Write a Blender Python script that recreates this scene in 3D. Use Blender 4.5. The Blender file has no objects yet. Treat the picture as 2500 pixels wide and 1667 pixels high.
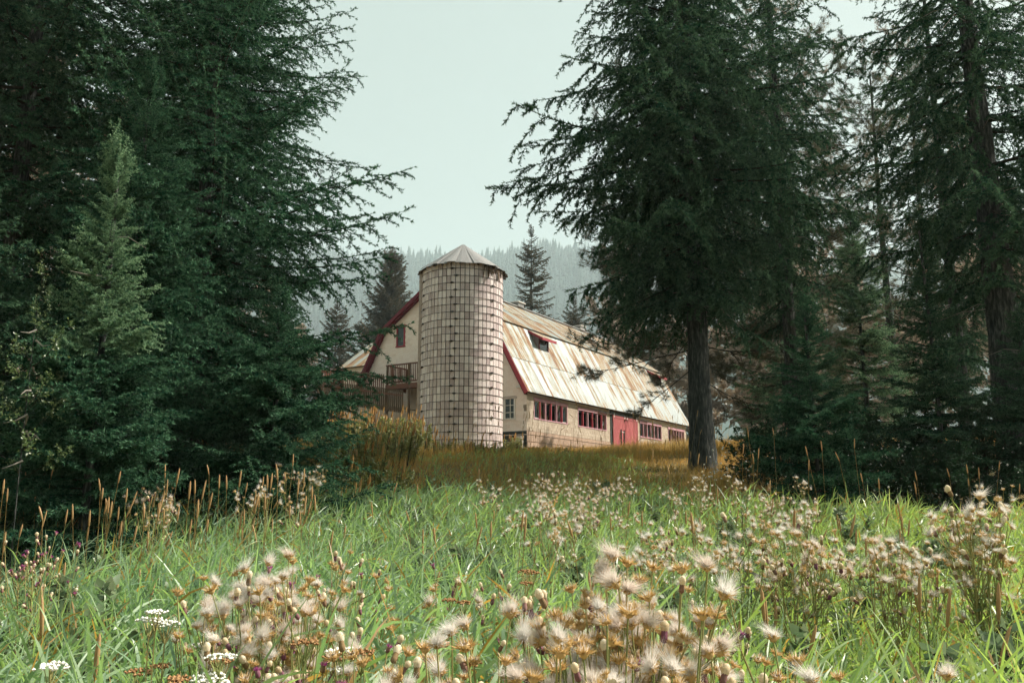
import bpy, math, random
import numpy as np
from mathutils import Vector, Matrix

# ------------------------------------------------------------------ camera, sky, sun, exposure
SC = bpy.context.scene
COL = SC.collection
R = math.radians
cam_d = bpy.data.cameras.new('camera')
cam = bpy.data.objects.new('camera', cam_d); COL.objects.link(cam)
cam.location = (0, 0, 1.45)
cam.rotation_euler = (R(90 + 10.8), 0, 0)
cam_d.lens = 29.5; cam_d.sensor_width = 36
cam_d.clip_start = 0.02; cam_d.clip_end = 6000
SC.camera = cam
SUN_AZ, SUN_EL = 77.0, 44.0            # azimuth from +Y towards +X
W = bpy.data.worlds.new('World'); SC.world = W; W.use_nodes = True
nt = W.node_tree; nt.nodes.clear()
sky = nt.nodes.new('ShaderNodeTexSky'); sky.sky_type = 'NISHITA'; sky.sun_disc = False
sky.sun_elevation = R(SUN_EL); sky.sun_rotation = R(SUN_AZ)
sky.air_density = 1.0; sky.dust_density = 6.0; sky.ozone_density = 1.0
mixs = nt.nodes.new('ShaderNodeMix'); mixs.data_type = 'RGBA'
mixs.inputs['Factor'].default_value = 0.80
mixs.inputs[7].default_value = (2.4, 2.85, 2.38, 1)       # smoke-veiled pale sky
bgn = nt.nodes.new('ShaderNodeBackground'); bgn.inputs['Strength'].default_value = 0.10
wo = nt.nodes.new('ShaderNodeOutputWorld')
nt.links.new(sky.outputs[0], mixs.inputs[6]); nt.links.new(mixs.outputs[2], bgn.inputs[0]); nt.links.new(bgn.outputs[0], wo.inputs[0])
sun_d = bpy.data.lights.new('sun', 'SUN'); sun_d.energy = 4.7; sun_d.angle = R(1.0); sun_d.color = (1.0, .935, .84)
sun = bpy.data.objects.new('sun', sun_d); COL.objects.link(sun)
sv = Vector((math.sin(R(SUN_AZ)) * math.cos(R(SUN_EL)), math.cos(R(SUN_AZ)) * math.cos(R(SUN_EL)), math.sin(R(SUN_EL))))
sun.rotation_euler = sv.to_track_quat('Z', 'Y').to_euler()
sun.location = sv * 60
VS = SC.view_settings
SC.display_settings.display_device = 'sRGB'
VS.view_transform = 'Standard'; VS.look = 'None'; VS.gamma = 1.0; VS.use_curve_mapping = False
VS.exposure = 1.12
SC.render.engine = 'CYCLES'
cy = SC.cycles
cy.use_denoising = True; cy.use_adaptive_sampling = True; cy.adaptive_threshold = .04
cy.max_bounces = 4; cy.diffuse_bounces = 2; cy.glossy_bounces = 2; cy.transmission_bounces = 4
cy.transparent_max_bounces = 8; cy.volume_bounces = 1
cy.caustics_reflective = False; cy.caustics_refractive = False
cy.sample_clamp_indirect = 4.0

# ------------------------------------------------------------------ helpers
def smooth(a, b, x): 
    t = np.clip((np.asarray(x, float) - a) / (b - a), 0, 1); return t * t * (3 - 2 * t)

GY = np.array([-300, 6, 9, 12, 16, 20, 26, 34, 46, 53, 60, 78, 120, 300, 3100.])
GZ = np.array([0, 0, .12, .55, 1.45, 2.3, 2.85, 3.3, 4.05, 4.70, 5.1, 6.2, 7.5, 10, 14.])
def ground_z(x, y):
    x = np.asarray(x, float); y = np.asarray(y, float)
    z = np.interp(y, GY, GZ)
    z = z + .028 * np.clip(x - 5, 0, 25) * smooth(14, 30, y) + .02 * np.clip(-x - 6, 0, 20) * smooth(10, 25, y)
    z = z + .06 * np.sin(x * .9 + y * .35) * smooth(4, 10, y) + .05 * np.sin(x * .37 - y * .8) * smooth(4, 10, y)
    return z
def gz(x, y): return float(ground_z(x, y))

def mesh_np(name, V, F, mat=None, tint=None, smooth_shade=False, loops=3, mats=None, midx=None):
    V = np.asarray(V, np.float32); F = np.asarray(F, np.int32)
    me = bpy.data.meshes.new(name)
    me.vertices.add(len(V)); me.vertices.foreach_set('co', V.ravel())
    k = F.shape[1]; n = len(F)
    me.loops.add(n * k); me.loops.foreach_set('vertex_index', F.ravel())
    me.polygons.add(n)
    me.polygons.foreach_set('loop_start', np.arange(0, n * k, k, dtype=np.int32))
    me.polygons.foreach_set('loop_total', np.full(n, k, np.int32))
    if smooth_shade: me.polygons.foreach_set('use_smooth', np.ones(n, bool))
    if mats:
        for m in mats: me.materials.append(m)
        me.polygons.foreach_set('material_index', np.asarray(midx, np.int32))
    elif mat: me.materials.append(mat)
    me.update(calc_edges=True)
    if tint is not None:
        a = me.attributes.new('tint', 'FLOAT', 'POINT'); a.data.foreach_set('value', np.asarray(tint, np.float32))
    return me

class MB:
    """collects boxes, bars and tubes into one mesh"""
    def __init__(s): s.v = []; s.f = []
    def add(s, vs, fs):
        o = len(s.v); s.v += [tuple(map(float, p)) for p in vs]; s.f += [tuple(i + o for i in f) for f in fs]
        return s
    def box(s, x0, x1, y0, y1, z0, z1):
        vs = [(x, y, z) for z in (z0, z1) for y in (y0, y1) for x in (x0, x1)]
        return s.add(vs, [(0, 2, 3, 1), (4, 5, 7, 6), (0, 1, 5, 4), (2, 6, 7, 3), (0, 4, 6, 2), (1, 3, 7, 5)])
    def bar(s, a, b, w, h, up=(0, 0, 1)):
        a = Vector(a); b = Vector(b); d = (b - a).normalized(); u = Vector(up)
        sd = d.cross(u)
        if sd.length < 1e-5: sd = d.cross(Vector((1, 0, 0)))
        sd.normalize(); u = sd.cross(d).normalized()
        vs = []
        for p in (a, b):
            for i, j in ((-1, -1), (1, -1), (1, 1), (-1, 1)): vs.append(p + sd * (i * w / 2) + u * (j * h / 2))
        return s.add(vs, [(3, 2, 1, 0), (4, 5, 6, 7), (0, 1, 5, 4), (1, 2, 6, 5), (2, 3, 7, 6), (3, 0, 4, 7)])
    def tube(s, pts, rs, n=8, cap=True):
        pts = [Vector(p) for p in pts]; o = len(s.v); m = len(pts)
        if not hasattr(rs, '__len__'): rs = [rs] * m
        ref = None
        for i, p in enumerate(pts):
            t = (pts[min(i + 1, m - 1)] - pts[max(i - 1, 0)]).normalized()
            if ref is None: ref = t.cross(Vector((.3, .8, .52))).normalized()
            a = (ref - t * ref.dot(t)).normalized(); b = t.cross(a); ref = a
            for k in range(n):
                q = 2 * math.pi * k / n
                s.v.append(tuple(p + (a * math.cos(q) + b * math.sin(q)) * rs[i]))
        for i in range(m - 1):
            for k in range(n):
                k2 = (k + 1) % n
                s.f.append((o + i * n + k, o + i * n + k2, o + (i + 1) * n + k2, o + (i + 1) * n + k))
        if cap: s.f.append(tuple(o + k for k in range(n))[::-1]); s.f.append(tuple(o + (m - 1) * n + k for k in range(n)))
        return s
    def lathe(s, prof, n=12, c=(0, 0, 0)):
        o = len(s.v)
        for r, z in prof:
            for k in range(n):
                q = 2 * math.pi * k / n; s.v.append((c[0] + r * math.cos(q), c[1] + r * math.sin(q), c[2] + z))
        for i in range(len(prof) - 1):
            for k in range(n):
                k2 = (k + 1) % n; s.f.append((o + i * n + k, o + i * n + k2, o + (i + 1) * n + k2, o + (i + 1) * n + k))
        return s
    def mesh(s, name, mat=None, sm=False):
        me = bpy.data.meshes.new(name); me.from_pydata(s.v, [], s.f); me.update()
        if sm: me.polygons.foreach_set('use_smooth', np.ones(len(me.polygons), bool))
        if mat: me.materials.append(mat)
        return me
    def build(s, name, mat, parent=None, sm=False, **kw):
        return put(name, s.mesh(name, mat, sm), parent, **kw)

def put(name, me, parent=None, loc=None, rot=None, scl=None, kind=None, label=None):
    o = bpy.data.objects.new(name, me); COL.objects.link(o)
    if parent is not None: o.parent = parent
    if loc is not None: o.location = loc
    if rot is not None: o.rotation_euler = rot
    if scl is not None: o.scale = (scl,) * 3 if not hasattr(scl, '__len__') else scl
    if kind: o['kind'] = kind
    if label: o['label'] = label
    return o
def tag(o, label, cat, group=None, kind=None):
    o['label'] = label; o['category'] = cat
    if group: o['group'] = group
    if kind: o['kind'] = kind
    return o
def thing(name, label, cat, loc=(0, 0, 0), rz=0, group=None, scl=None):
    return tag(put(name, None, None, loc, (0, 0, rz), scl), label, cat, group)

# ------------------------------------------------------------------ materials
class MT:
    def __init__(s, name):
        s.m = bpy.data.materials.new(name); s.m.use_nodes = True; s.t = s.m.node_tree; s.t.nodes.clear()
        s.out = s.n('OutputMaterial')
    def n(s, typ, **kw):
        x = s.t.nodes.new('ShaderNode' + typ)
        for k, v in kw.items(): setattr(x, k, v)
        return x
    def l(s, a, b): s.t.links.new(a, b)
    def rgb(s, c): x = s.n('RGB'); x.outputs[0].default_value = (*c, 1); return x.outputs[0]
    def coord(s, kind='Object'): return s.n('TexCoord').outputs[kind]
    def mapping(s, vec, scale=(1, 1, 1), loc=None):
        x = s.n('Mapping'); s.l(vec, x.inputs['Vector']); x.inputs['Scale'].default_value = scale
        if loc is not None: s.l(loc, x.inputs['Location'])
        return x.outputs[0]
    def noise(s, vec, scale=5, detail=4, rough=.6, dist=0):
        x = s.n('TexNoise'); s.l(vec, x.inputs['Vector'])
        x.inputs['Scale'].default_value = scale; x.inputs['Detail'].default_value = detail
        x.inputs['Roughness'].default_value = rough; x.inputs['Distortion'].default_value = dist
        return x.outputs['Fac']
    def ramp(s, fac, stops):
        x = s.n('ValToRGB'); s.l(fac, x.inputs[0]); e = x.color_ramp.elements
        while len(e) < len(stops): e.new(.5)
        for i, (p, c) in enumerate(stops):
            e[i].position = p; e[i].color = (*c, 1) if hasattr(c, '__len__') else (c, c, c, 1)
        return x.outputs[0]
    def mix(s, fac, a, b, bt='MIX'):
        x = s.n('Mix', data_type='RGBA', blend_type=bt)
        for v, i in ((fac, 0), (a, 6), (b, 7)):
            if isinstance(v, (int, float)): x.inputs[i].default_value = v if i == 0 else (v, v, v, 1)
            elif isinstance(v, tuple): x.inputs[i].default_value = (*v, 1)
            else: s.l(v, x.inputs[i])
        return x.outputs[2]
    def math(s, op, a, b=0.0):
        x = s.n('Math', operation=op)
        for v, i in ((a, 0), (b, 1)):
            if isinstance(v, (int, float)): x.inputs[i].default_value = v
            else: s.l(v, x.inputs[i])
        return x.outputs[0]
    def rand(s): return s.n('ObjectInfo').outputs['Random']
    def island(s): return s.n('NewGeometry').outputs['Random Per Island']
    def attr(s, name='tint'): return s.n('Attribute', attribute_name=name).outputs['Fac']
    def bump(s, h, strength=.3, dist=.02):
        x = s.n('Bump'); x.inputs['Strength'].default_value = strength; x.inputs['Distance'].default_value = dist
        s.l(h, x.inputs['Height']); return x.outputs[0]
    def pbr(s, col, rough=.8, spec=.3, metal=0, bump=None):
        b = s.n('BsdfPrincipled')
        if isinstance(col, tuple): b.inputs['Base Color'].default_value = (*col, 1)
        else: s.l(col, b.inputs['Base Color'])
        if isinstance(rough, (int, float)): b.inputs['Roughness'].default_value = rough
        else: s.l(rough, b.inputs['Roughness'])
        b.inputs['Specular IOR Level'].default_value = spec; b.inputs['Metallic'].default_value = metal
        if bump is not None: s.l(bump, b.inputs['Normal'])
        s.l(b.outputs[0], s.out.inputs[0]); return s.m
    def leaf(s, col, trans=.4, gloss=.06, tcol=None, rough=.45):
        d = s.n('BsdfDiffuse'); t = s.n('BsdfTranslucent'); g = s.n('BsdfGlossy'); g.inputs['Roughness'].default_value = rough
        s.l(col, d.inputs[0]); s.l(tcol if tcol is not None else col, t.inputs[0])
        a = s.n('MixShader'); a.inputs[0].default_value = trans; s.l(d.outputs[0], a.inputs[1]); s.l(t.outputs[0], a.inputs[2])
        b = s.n('MixShader'); b.inputs[0].default_value = gloss; s.l(a.outputs[0], b.inputs[1]); s.l(g.outputs[0], b.inputs[2])
        s.l(b.outputs[0], s.out.inputs[0]); return s.m

def needle_mat(name, dark, light, tip, gloss=.05, trans=.25):
    m = MT(name)
    base = m.mix(m.rand(), dark, light)
    c = m.mix(m.attr(), base, tip)
    return m.leaf(c, trans, gloss, rough=.5)
M = {}
M['fir'] = needle_mat('fir_needles', (.0035, .036, .021), (.008, .054, .029), (.10, .20, .11), .003)
M['fir_dark'] = needle_mat('dark_fir_needles', (.004, .036, .022), (.009, .054, .030), (.11, .19, .105), .003)
M['fir_young_lit'] = needle_mat('sunlit_young_fir_needles', (.012, .07, .038), (.025, .10, .052), (.34, .50, .28), .005, .35)  # far paler than the other fir needles: sunlight put into the colour
M['fir_far'] = needle_mat('distant_fir_needles', (.022, .05, .042), (.036, .065, .047), (.19, .14, .095), .004)  # lighter, bluer base carries some of the distance haze in the colour
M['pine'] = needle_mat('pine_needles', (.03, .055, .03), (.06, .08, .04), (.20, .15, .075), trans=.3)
M['pine_pale'] = needle_mat('sunlit_pine_needles', (.12, .12, .075), (.2, .16, .11), (.36, .29, .2), trans=.45)  # lit copy of the pine needles, sun on the crowns painted in
def leafmat(name, a, b, c, trans=.45, gloss=.08):
    m = MT(name); col = m.mix(m.attr(), m.mix(m.rand(), a, b), c); return m.leaf(col, trans, gloss)
M['leaf'] = leafmat('shrub_leaf', (.06, .13, .04), (.09, .17, .05), (.25, .30, .10))
M['leaf_hedge'] = leafmat('hedge_leaf', (.010, .034, .016), (.018, .05, .022), (.045, .085, .04), .3, .015)
M['leaf_pale'] = leafmat('pale_autumn_leaf', (.26, .2, .15), (.34, .26, .19), (.42, .34, .24), trans=.4)
M['leaf_weed'] = leafmat('weed_leaf', (.13, .21, .06), (.22, .26, .075), (.50, .38, .10))

m = MT('bark'); co = m.mapping(m.coord(), (9, 9, 1.6)); nz = m.noise(co, 2.2, 6, .7, .4)
c = m.ramp(nz, [(.34, (.012, .016, .015)), (.52, (.055, .06, .055)), (.68, (.17, .165, .15))])
M['bark'] = m.pbr(c, .95, .1, bump=m.bump(nz, .9, .05))
m = MT('twig_bark'); M['twig'] = m.pbr((.035, .032, .022), .9, .05)
m = MT('dead_twig'); M['deadtwig'] = m.pbr((.22, .2, .17), .9, .1)

def grassmat(name, stops, trans=.5, gloss=.05, tw=(1.15, 1.25, .6)):
    m = MT(name); c = m.ramp(m.attr(), stops)
    tc = m.mix(1.0, c, tw, 'MULTIPLY'); return m.leaf(c, trans, gloss, tc, .4)
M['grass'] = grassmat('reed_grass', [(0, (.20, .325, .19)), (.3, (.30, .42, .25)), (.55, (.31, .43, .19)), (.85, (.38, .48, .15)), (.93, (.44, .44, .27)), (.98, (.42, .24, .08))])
M['dry'] = grassmat('dry_grass', [(0, (.20, .24, .08)), (.3, (.36, .29, .10)), (.6, (.54, .34, .115)), (.85, (.68, .43, .15)), (1, (.70, .55, .29))], .5, .02, (1.1, .95, .6))
M['stalk'] = grassmat('seeding_grass', [(0, (.16, .2, .07)), (.5, (.40, .24, .10)), (1, (.52, .34, .17))], .3, .02, (1.1, .95, .7))

m = MT('soil'); co = m.coord(); nz = m.noise(co, .8, 6, .65); n2 = m.noise(co, 9, 4)
c = m.ramp(nz, [(.35, (.11, .11, .045)), (.5, (.21, .16, .065)), (.68, (.33, .22, .09))])
c = m.mix(.35, c, m.ramp(n2, [(.3, (.03, .035, .02)), (.7, (.2, .15, .07))]))
M['ground'] = m.pbr(c, .95, .1, bump=m.bump(n2, .8, .06))
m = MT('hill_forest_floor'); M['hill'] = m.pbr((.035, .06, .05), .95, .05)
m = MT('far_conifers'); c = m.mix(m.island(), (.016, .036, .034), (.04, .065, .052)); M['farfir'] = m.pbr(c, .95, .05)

def weather(name, base, alt, stain, rnd='rand', scale=3.0, bump=.25, rough=.9, sc=(1, 1, 1), stainpos=(.55, .75)):
    m = MT(name); r = m.rand() if rnd == 'rand' else m.island()
    vec = m.n('VectorMath', operation='ADD'); m.l(m.coord(), vec.inputs[0])
    cv = m.n('CombineXYZ'); k = m.math('MULTIPLY', r, 37.0)
    for i in range(3): m.l(k, cv.inputs[i])
    m.l(cv.outputs[0], vec.inputs[1]); co = m.mapping(vec.outputs[0], sc)
    nz = m.noise(co, scale, 6, .65); n2 = m.noise(co, scale * 9, 3)
    c = m.mix(m.ramp(r, [(0, 0.), (1, 1.)]), base, alt)
    c = m.mix(m.ramp(nz, [(stainpos[0], 0.), (stainpos[1], .75)]), c, stain)
    c = m.mix(.25, c, m.ramp(n2, [(.3, .25), (.7, .75)]), 'OVERLAY')
    return m.pbr(c, rough, .2, bump=m.bump(n2, bump, .01))
M['tile'] = weather('silo_tile', (.74, .65, .61), (.44, .35, .335), (.36, .26, .225), scale=1.3, sc=(1, 1, .5), rough=.55, stainpos=(.58, .8))
M['tile_i'] = weather('silo_tile_rest', (.74, .65, .61), (.44, .35, .335), (.36, .26, .225), 'island', 1.3, sc=(1, 1, .5), rough=.55, stainpos=(.58, .8))
M['mortar'] = weather('silo_mortar', (.05, .045, .04), (.07, .06, .055), (.04, .03, .03))
M['iron'] = weather('rusty_iron', (.035, .035, .033), (.05, .04, .035), (.12, .05, .025), scale=6)
M['block'] = weather('concrete_block', (.48, .40, .31), (.38, .305, .23), (.31, .22, .15), scale=1.2, sc=(1, 1, 1), stainpos=(.55, .85))
M['block_i'] = weather('concrete_block_rest', (.48, .40, .31), (.38, .305, .23), (.31, .22, .15), 'island', 1.2, stainpos=(.55, .85))
M['gable'] = weather('gable_block', (.84, .72, .64), (.78, .65, .57), (.6, .42, .34), 'island', .35, bump=.15, stainpos=(.58, .85))
M['joint'] = weather('block_mortar', (.24, .19, .145), (.22, .18, .135), (.16, .12, .09), scale=1)
M['concrete'] = weather('pink_concrete', (.40, .28, .205), (.34, .24, .175), (.24, .17, .125), scale=.6, sc=(.5, 1, 2))
M['beam'] = weather('concrete_beam', (.50, .41, .37), (.46, .38, .33), (.34, .27, .23), scale=.8)
M['red'] = weather('red_paint', (.34, .045, .06), (.28, .035, .05), (.4, .14, .12), scale=2, rough=.6)
M['dark_red'] = weather('dark_red_paint', (.13, .012, .025), (.11, .01, .02), (.06, .015, .015), scale=2, rough=.6)
M['door_red'] = weather('faded_red_door', (.38, .10, .10), (.29, .07, .075), (.44, .19, .16), 'island', 1.5, sc=(2, 2, .6), rough=.75)
M['pink'] = weather('faded_mauve_paint', (.46, .25, .27), (.4, .22, .25), (.5, .38, .36), scale=3)
M['white'] = weather('weathered_white_paint', (.70, .66, .60), (.6, .56, .52), (.42, .36, .3), scale=3)
M['wood_red'] = weather('stained_deck_wood', (.20, .085, .055), (.15, .07, .05), (.09, .05, .04), scale=2, sc=(1, 1, .4))
M['wood_dark'] = weather('dark_deck_wood', (.085, .06, .035), (.12, .075, .045), (.05, .035, .025), scale=2, sc=(1, 1, .4))
M['wood_grey'] = weather('grey_board', (.30, .25, .24), (.24, .2, .2), (.15, .11, .1), scale=2, sc=(3, 3, .5))
M['black'] = weather('dark_board', (.03, .04, .036), (.04, .045, .04), (.02, .02, .02))
m = MT('barn_interior'); M['inside'] = m.pbr((.05, .04, .035), .95, .05)
m = MT('dark_glass')
g = m.n('BsdfGlossy'); g.inputs['Roughness'].default_value = .06; tr = m.n('BsdfTransparent'); tr.inputs[0].default_value = (.35, .38, .38, 1)
fr = m.n('Fresnel'); fr.inputs[0].default_value = 1.5; mx = m.n('MixShader'); m.l(fr.outputs[0], mx.inputs[0]); m.l(tr.outputs[0], mx.inputs[1]); m.l(g.outputs[0], mx.inputs[2]); m.l(mx.outputs[0], m.out.inputs[0])
M['glass'] = m.m

# rusting galvanised roof sheet: streaks run down the slope (local y)
def roofmat(name, rust_amt, island=False):
    m = MT(name); r = m.island() if island else m.rand()
    k = m.math('MULTIPLY', r, 91.0); cv = m.n('CombineXYZ'); m.l(k, cv.inputs[0]); m.l(k, cv.inputs[2])
    va = m.n('VectorMath', operation='ADD'); m.l(m.coord(), va.inputs[0]); m.l(cv.outputs[0], va.inputs[1])
    st = m.noise(m.mapping(va.outputs[0], (2.2, .14, 1)), 1.5, 5, .6, .3)
    bl = m.noise(m.mapping(va.outputs[0], (.9, .5, 1)), 1.3, 5, .7)
    fine = m.noise(m.mapping(va.outputs[0], (14, .9, 1)), 3, 4, .6)
    a = m.math('ADD', m.math('MULTIPLY', st, .62), m.math('MULTIPLY', bl, .38))
    a = m.math('ADD', a, m.math('MULTIPLY', m.math('SUBTRACT', r, .5), .10))
    a = m.math('ADD', a, m.math('MULTIPLY', m.math('SUBTRACT', fine, .5), .05))
    a = m.math('ADD', a, rust_amt)
    c = m.ramp(a, [(.46, (.255, .29, .28)), (.515, (.28, .28, .23)), (.55, (.29, .215, .12)), (.59, (.24, .13, .065)), (.67, (.15, .075, .045))])
    rg = m.ramp(a, [(.45, .45), (.6, .85)])
    return m.pbr(c, rg, .3, bump=m.bump(fine, .12, .004))
M['roof'] = roofmat('rusty_roof_sheet', .0)
M['roof_low'] = roofmat('pale_roof_sheet', -.02)
M['roof_mid'] = roofmat('blotched_roof_sheet', .012)
M['roof_up'] = roofmat('rustier_roof_sheet', .04)
M['roof_i'] = roofmat('rusty_roof_rest', .05, True)
M['siloroof'] = weather('weathered_tin', (.20, .195, .19), (.30, .29, .28), (.12, .085, .07), scale=3.5, sc=(2, 2, .3), rough=.6)

# ------------------------------------------------------------------ setting: ground, hill, far forest
xs = np.concatenate([np.linspace(-2650, -60, 18), np.arange(-50, 50.1, 1.0), np.linspace(60, 2650, 18)])
ys = np.concatenate([np.linspace(-150, -6, 8), np.arange(-5, 60, .8), np.arange(60, 130, 4.), np.linspace(140, 3050, 34)])
X, Y = np.meshgrid(xs, ys); Zg = ground_z(X, Y)
nx, ny = len(xs), len(ys)
idx = np.arange(nx * ny).reshape(ny, nx)
Fq = np.stack([idx[:-1, :-1], idx[:-1, 1:], idx[1:, 1:], idx[1:, :-1]], -1).reshape(-1, 4)
ground = put('ground', mesh_np('ground', np.stack([X, Y, Zg], -1).reshape(-1, 3), Fq, M['ground'], smooth_shade=True), kind='structure')

def hill_z(x, y):
    x = np.asarray(x, float); y = np.asarray(y, float)
    crest = 535 + 9 * np.sin(x / 270 + 1.2) + 9 * np.sin(x / 105) + 6 * np.sin(x / 41) - .01 * x
    t = smooth(610, 1970, y)
    return 8 + t * crest + 22 * np.sin(x / 170 + y / 230) * t * (1 - t) * 3 - smooth(2080, 3000, y) * 300
hx = np.linspace(-2600, 2600, 90); hy = np.linspace(540, 3000, 70)
X, Y = np.meshgrid(hx, hy); idx = np.arange(90 * 70).reshape(70, 90)
Fq = np.stack([idx[:-1, :-1], idx[:-1, 1:], idx[1:, 1:], idx[1:, :-1]], -1).reshape(-1, 4)
put('hill', mesh_np('hill', np.stack([X, Y, hill_z(X, Y)], -1).reshape(-1, 3), Fq, M['hill'], smooth_shade=True), kind='structure')

def far_forest():
    rng = np.random.default_rng(5)
    pts = []
    n1 = 8500
    x = rng.uniform(-680, 680, n1); y = rng.uniform(1210, 2050, n1); pts.append((x, y))
    x = rng.uniform(-2500, 2500, 4500); y = rng.uniform(860, 2050, 4500); pts.append((x, y))
    x = rng.uniform(-740, 740, 520); y = rng.uniform(1940, 2040, 520); pts.append((x, y))
    x = np.concatenate([p[0] for p in pts]); y = np.concatenate([p[1] for p in pts])
    z = hill_z(x, y) - .5
    h = rng.uniform(12, 30, len(x)) * rng.choice([.7, 1, 1.5], len(x), p=[.45, .4, .15]); r = h * rng.uniform(.16, .24, len(x))
    Vs, Fs = [], []; nlev, ns = 5, 6
    o = 0; N = len(x)
    for lev in range(nlev):
        z0 = h * (.08 + .17 * lev); z1 = h * min(1.0, .08 + .17 * lev + .34)
        if lev == nlev - 1: z1 = h
        rr = r * (1 - lev / nlev * .92)
        ang = np.arange(ns) * 2 * math.pi / ns + rng.uniform(0, 6, (N, 1))
        jr = rng.uniform(.55, 1.25, (N, ns))
        ring = np.stack([x[:, None] + rr[:, None] * jr * np.cos(ang), y[:, None] + rr[:, None] * jr * np.sin(ang),
                         (z + z0)[:, None] + rng.uniform(-.04, .04, (N, ns)) * h[:, None]], -1)
        apex = np.stack([x, y, z + z1], -1)[:, None, :]
        Vv = np.concatenate([ring, apex], 1)
        base = o + np.arange(N)[:, None] * (ns + 1)
        tri = np.stack([base + np.arange(ns), base + (np.arange(ns) + 1) % ns, np.broadcast_to(base + ns, (N, ns))], -1)
        Vs.append(Vv.reshape(-1, 3)); Fs.append(tri.reshape(-1, 3)); o += N * (ns + 1)
    tag(put('far_forest', mesh_np('far_forest', np.concatenate(Vs), np.concatenate(Fs), M['farfir'])),
        'hazy blue conifer forest covering the far hillside', 'forest', kind='stuff')
far_forest()

# ------------------------------------------------------------------ barn (local x along the long wall, y across the gable, z up)
AZ = R(31.7)
C0 = np.array([.926, 53, 4.741]); U3 = np.array([math.sin(AZ), math.cos(AZ), 0]); V3 = np.array([-math.cos(AZ), math.sin(AZ), 0])
def BW(u, v, z=0): return C0 + U3 * u + V3 * v + np.array([0, 0, z])
barn = thing('barn', 'large gambrel-roofed block barn with rusty metal roof and red trim', 'barn', tuple(C0), R(90) - AZ)
BL, BWD = 28.7, 14.5
rb = random.Random(3)
openings = [(.9, 5.5, 1.92, 3.25), (7.06, 11.72, 1.90, 3.2), (12.62, 17.36, -1, 3.2), (17.96, 22.68, 1.86, 3.14), (24.2, 28.2, 1.82, 3.08)]
# backing wall with true openings
w = MB(); edges = [0]
for a in openings: edges += [a[0], a[1]]
edges.append(BL)
for i in range(len(edges) - 1):
    a, b = edges[i], edges[i + 1]; op = next((o for o in openings if abs(o[0] - a) < 1e-6), None)
    if op is None: w.box(a, b, .012, .25, -1.2, 3.75)
    else:
        if op[2] > 0: w.box(a, b, .012, .25, -1.2, op[2])
        w.box(a, b, .012, .25, op[3], 3.75)
w.build('wall', M['joint'], barn)
w = MB(); w.box(.3, BL - .1, BWD - .3, BWD, -1.2, 3.75); w.box(BL - .25, BL, .26, BWD - .31, -1.2, 3.75)
w.box(.3, BL - .3, .3, BWD - .35, .2, .3)
w.build('rear_wall', M['beam'], barn)
# blocks: the nearest 300 as pieces, the rest as one
bl = []
for ci in range(-6, 11):
    z0 = 1.13 + ci * .203; z1 = z0 + .190
    off = .2 if ci % 2 else 0
    u = -.0 - off
    while u < BL:
        a, b = max(u, 0), min(u + .392, BL); u += .406
        if b - a < .06: continue
        if ci < 0 and a < 17.36: continue
        segs = [(a, b)]
        for o in openings:
            if z1 > o[2] + .03 and z0 < o[3] - .0:
                ns = []
                for s0, s1 in segs:
                    if s1 <= o[0] or s0 >= o[1]: ns.append((s0, s1)); continue
                    if s0 < o[0] - .05: ns.append((s0, o[0]))
                    if s1 > o[1] + .05: ns.append((o[1], s1))
                segs = ns
        for s in segs: bl.append((s[0], s[1], z0, z1))
bl.sort(key=lambda t: t[0] * 1.0 - (t[1] - t[0]) * 2)
blk_full = MB().box(0, .398, 0, .03, 0, .195).mesh('block', M['block'])
rest = MB()
for i, (a, b, z0, z1) in enumerate(bl):
    dy = rb.uniform(-.006, .003)
    if i < 290:
        o = put('block', blk_full, barn, (a, dy, z0), None, ((b - a) / .398, 1, 1))
    else: rest.box(a, b, dy, dy + .03, z0, z1)
rest.build('far_blocks', M['block_i'], barn, kind='stuff')
# foundation bands left of the door, concrete beam above the windows
for i, (z0, z1, p) in enumerate(((-1.2, .41, .05), (.455, .85, .03), (.895, 1.105, .015))):
    MB().box(0.0, 12.4, -p, -.002, z0, z1).build('foundation_band', M['concrete'], barn)
    MB().box(-p, -.003, .0, 8.0, z0, z1 + .002).build('foundation_band', M['black'], barn)
MB().box(0, 12.28, -.012, .01, 3.37, 3.74).build('lintel_beam', M['beam'], barn)
MB().box(17.55, BL, -.012, .01, 3.37, 3.74).build('lintel_beam', M['beam'], barn)
MB().box(12.3, 17.5, -.10, .01, 3.24, 3.70).build('door_header', M['black'], barn)
MB().box(10.2, 19.6, -.16, -.11, 3.20, 3.26).build('door_track', M['iron'], barn)
MB().box(12.36, 12.62, -.04, .1, -.6, 3.2).build('door_post', M['black'], barn)
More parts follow.
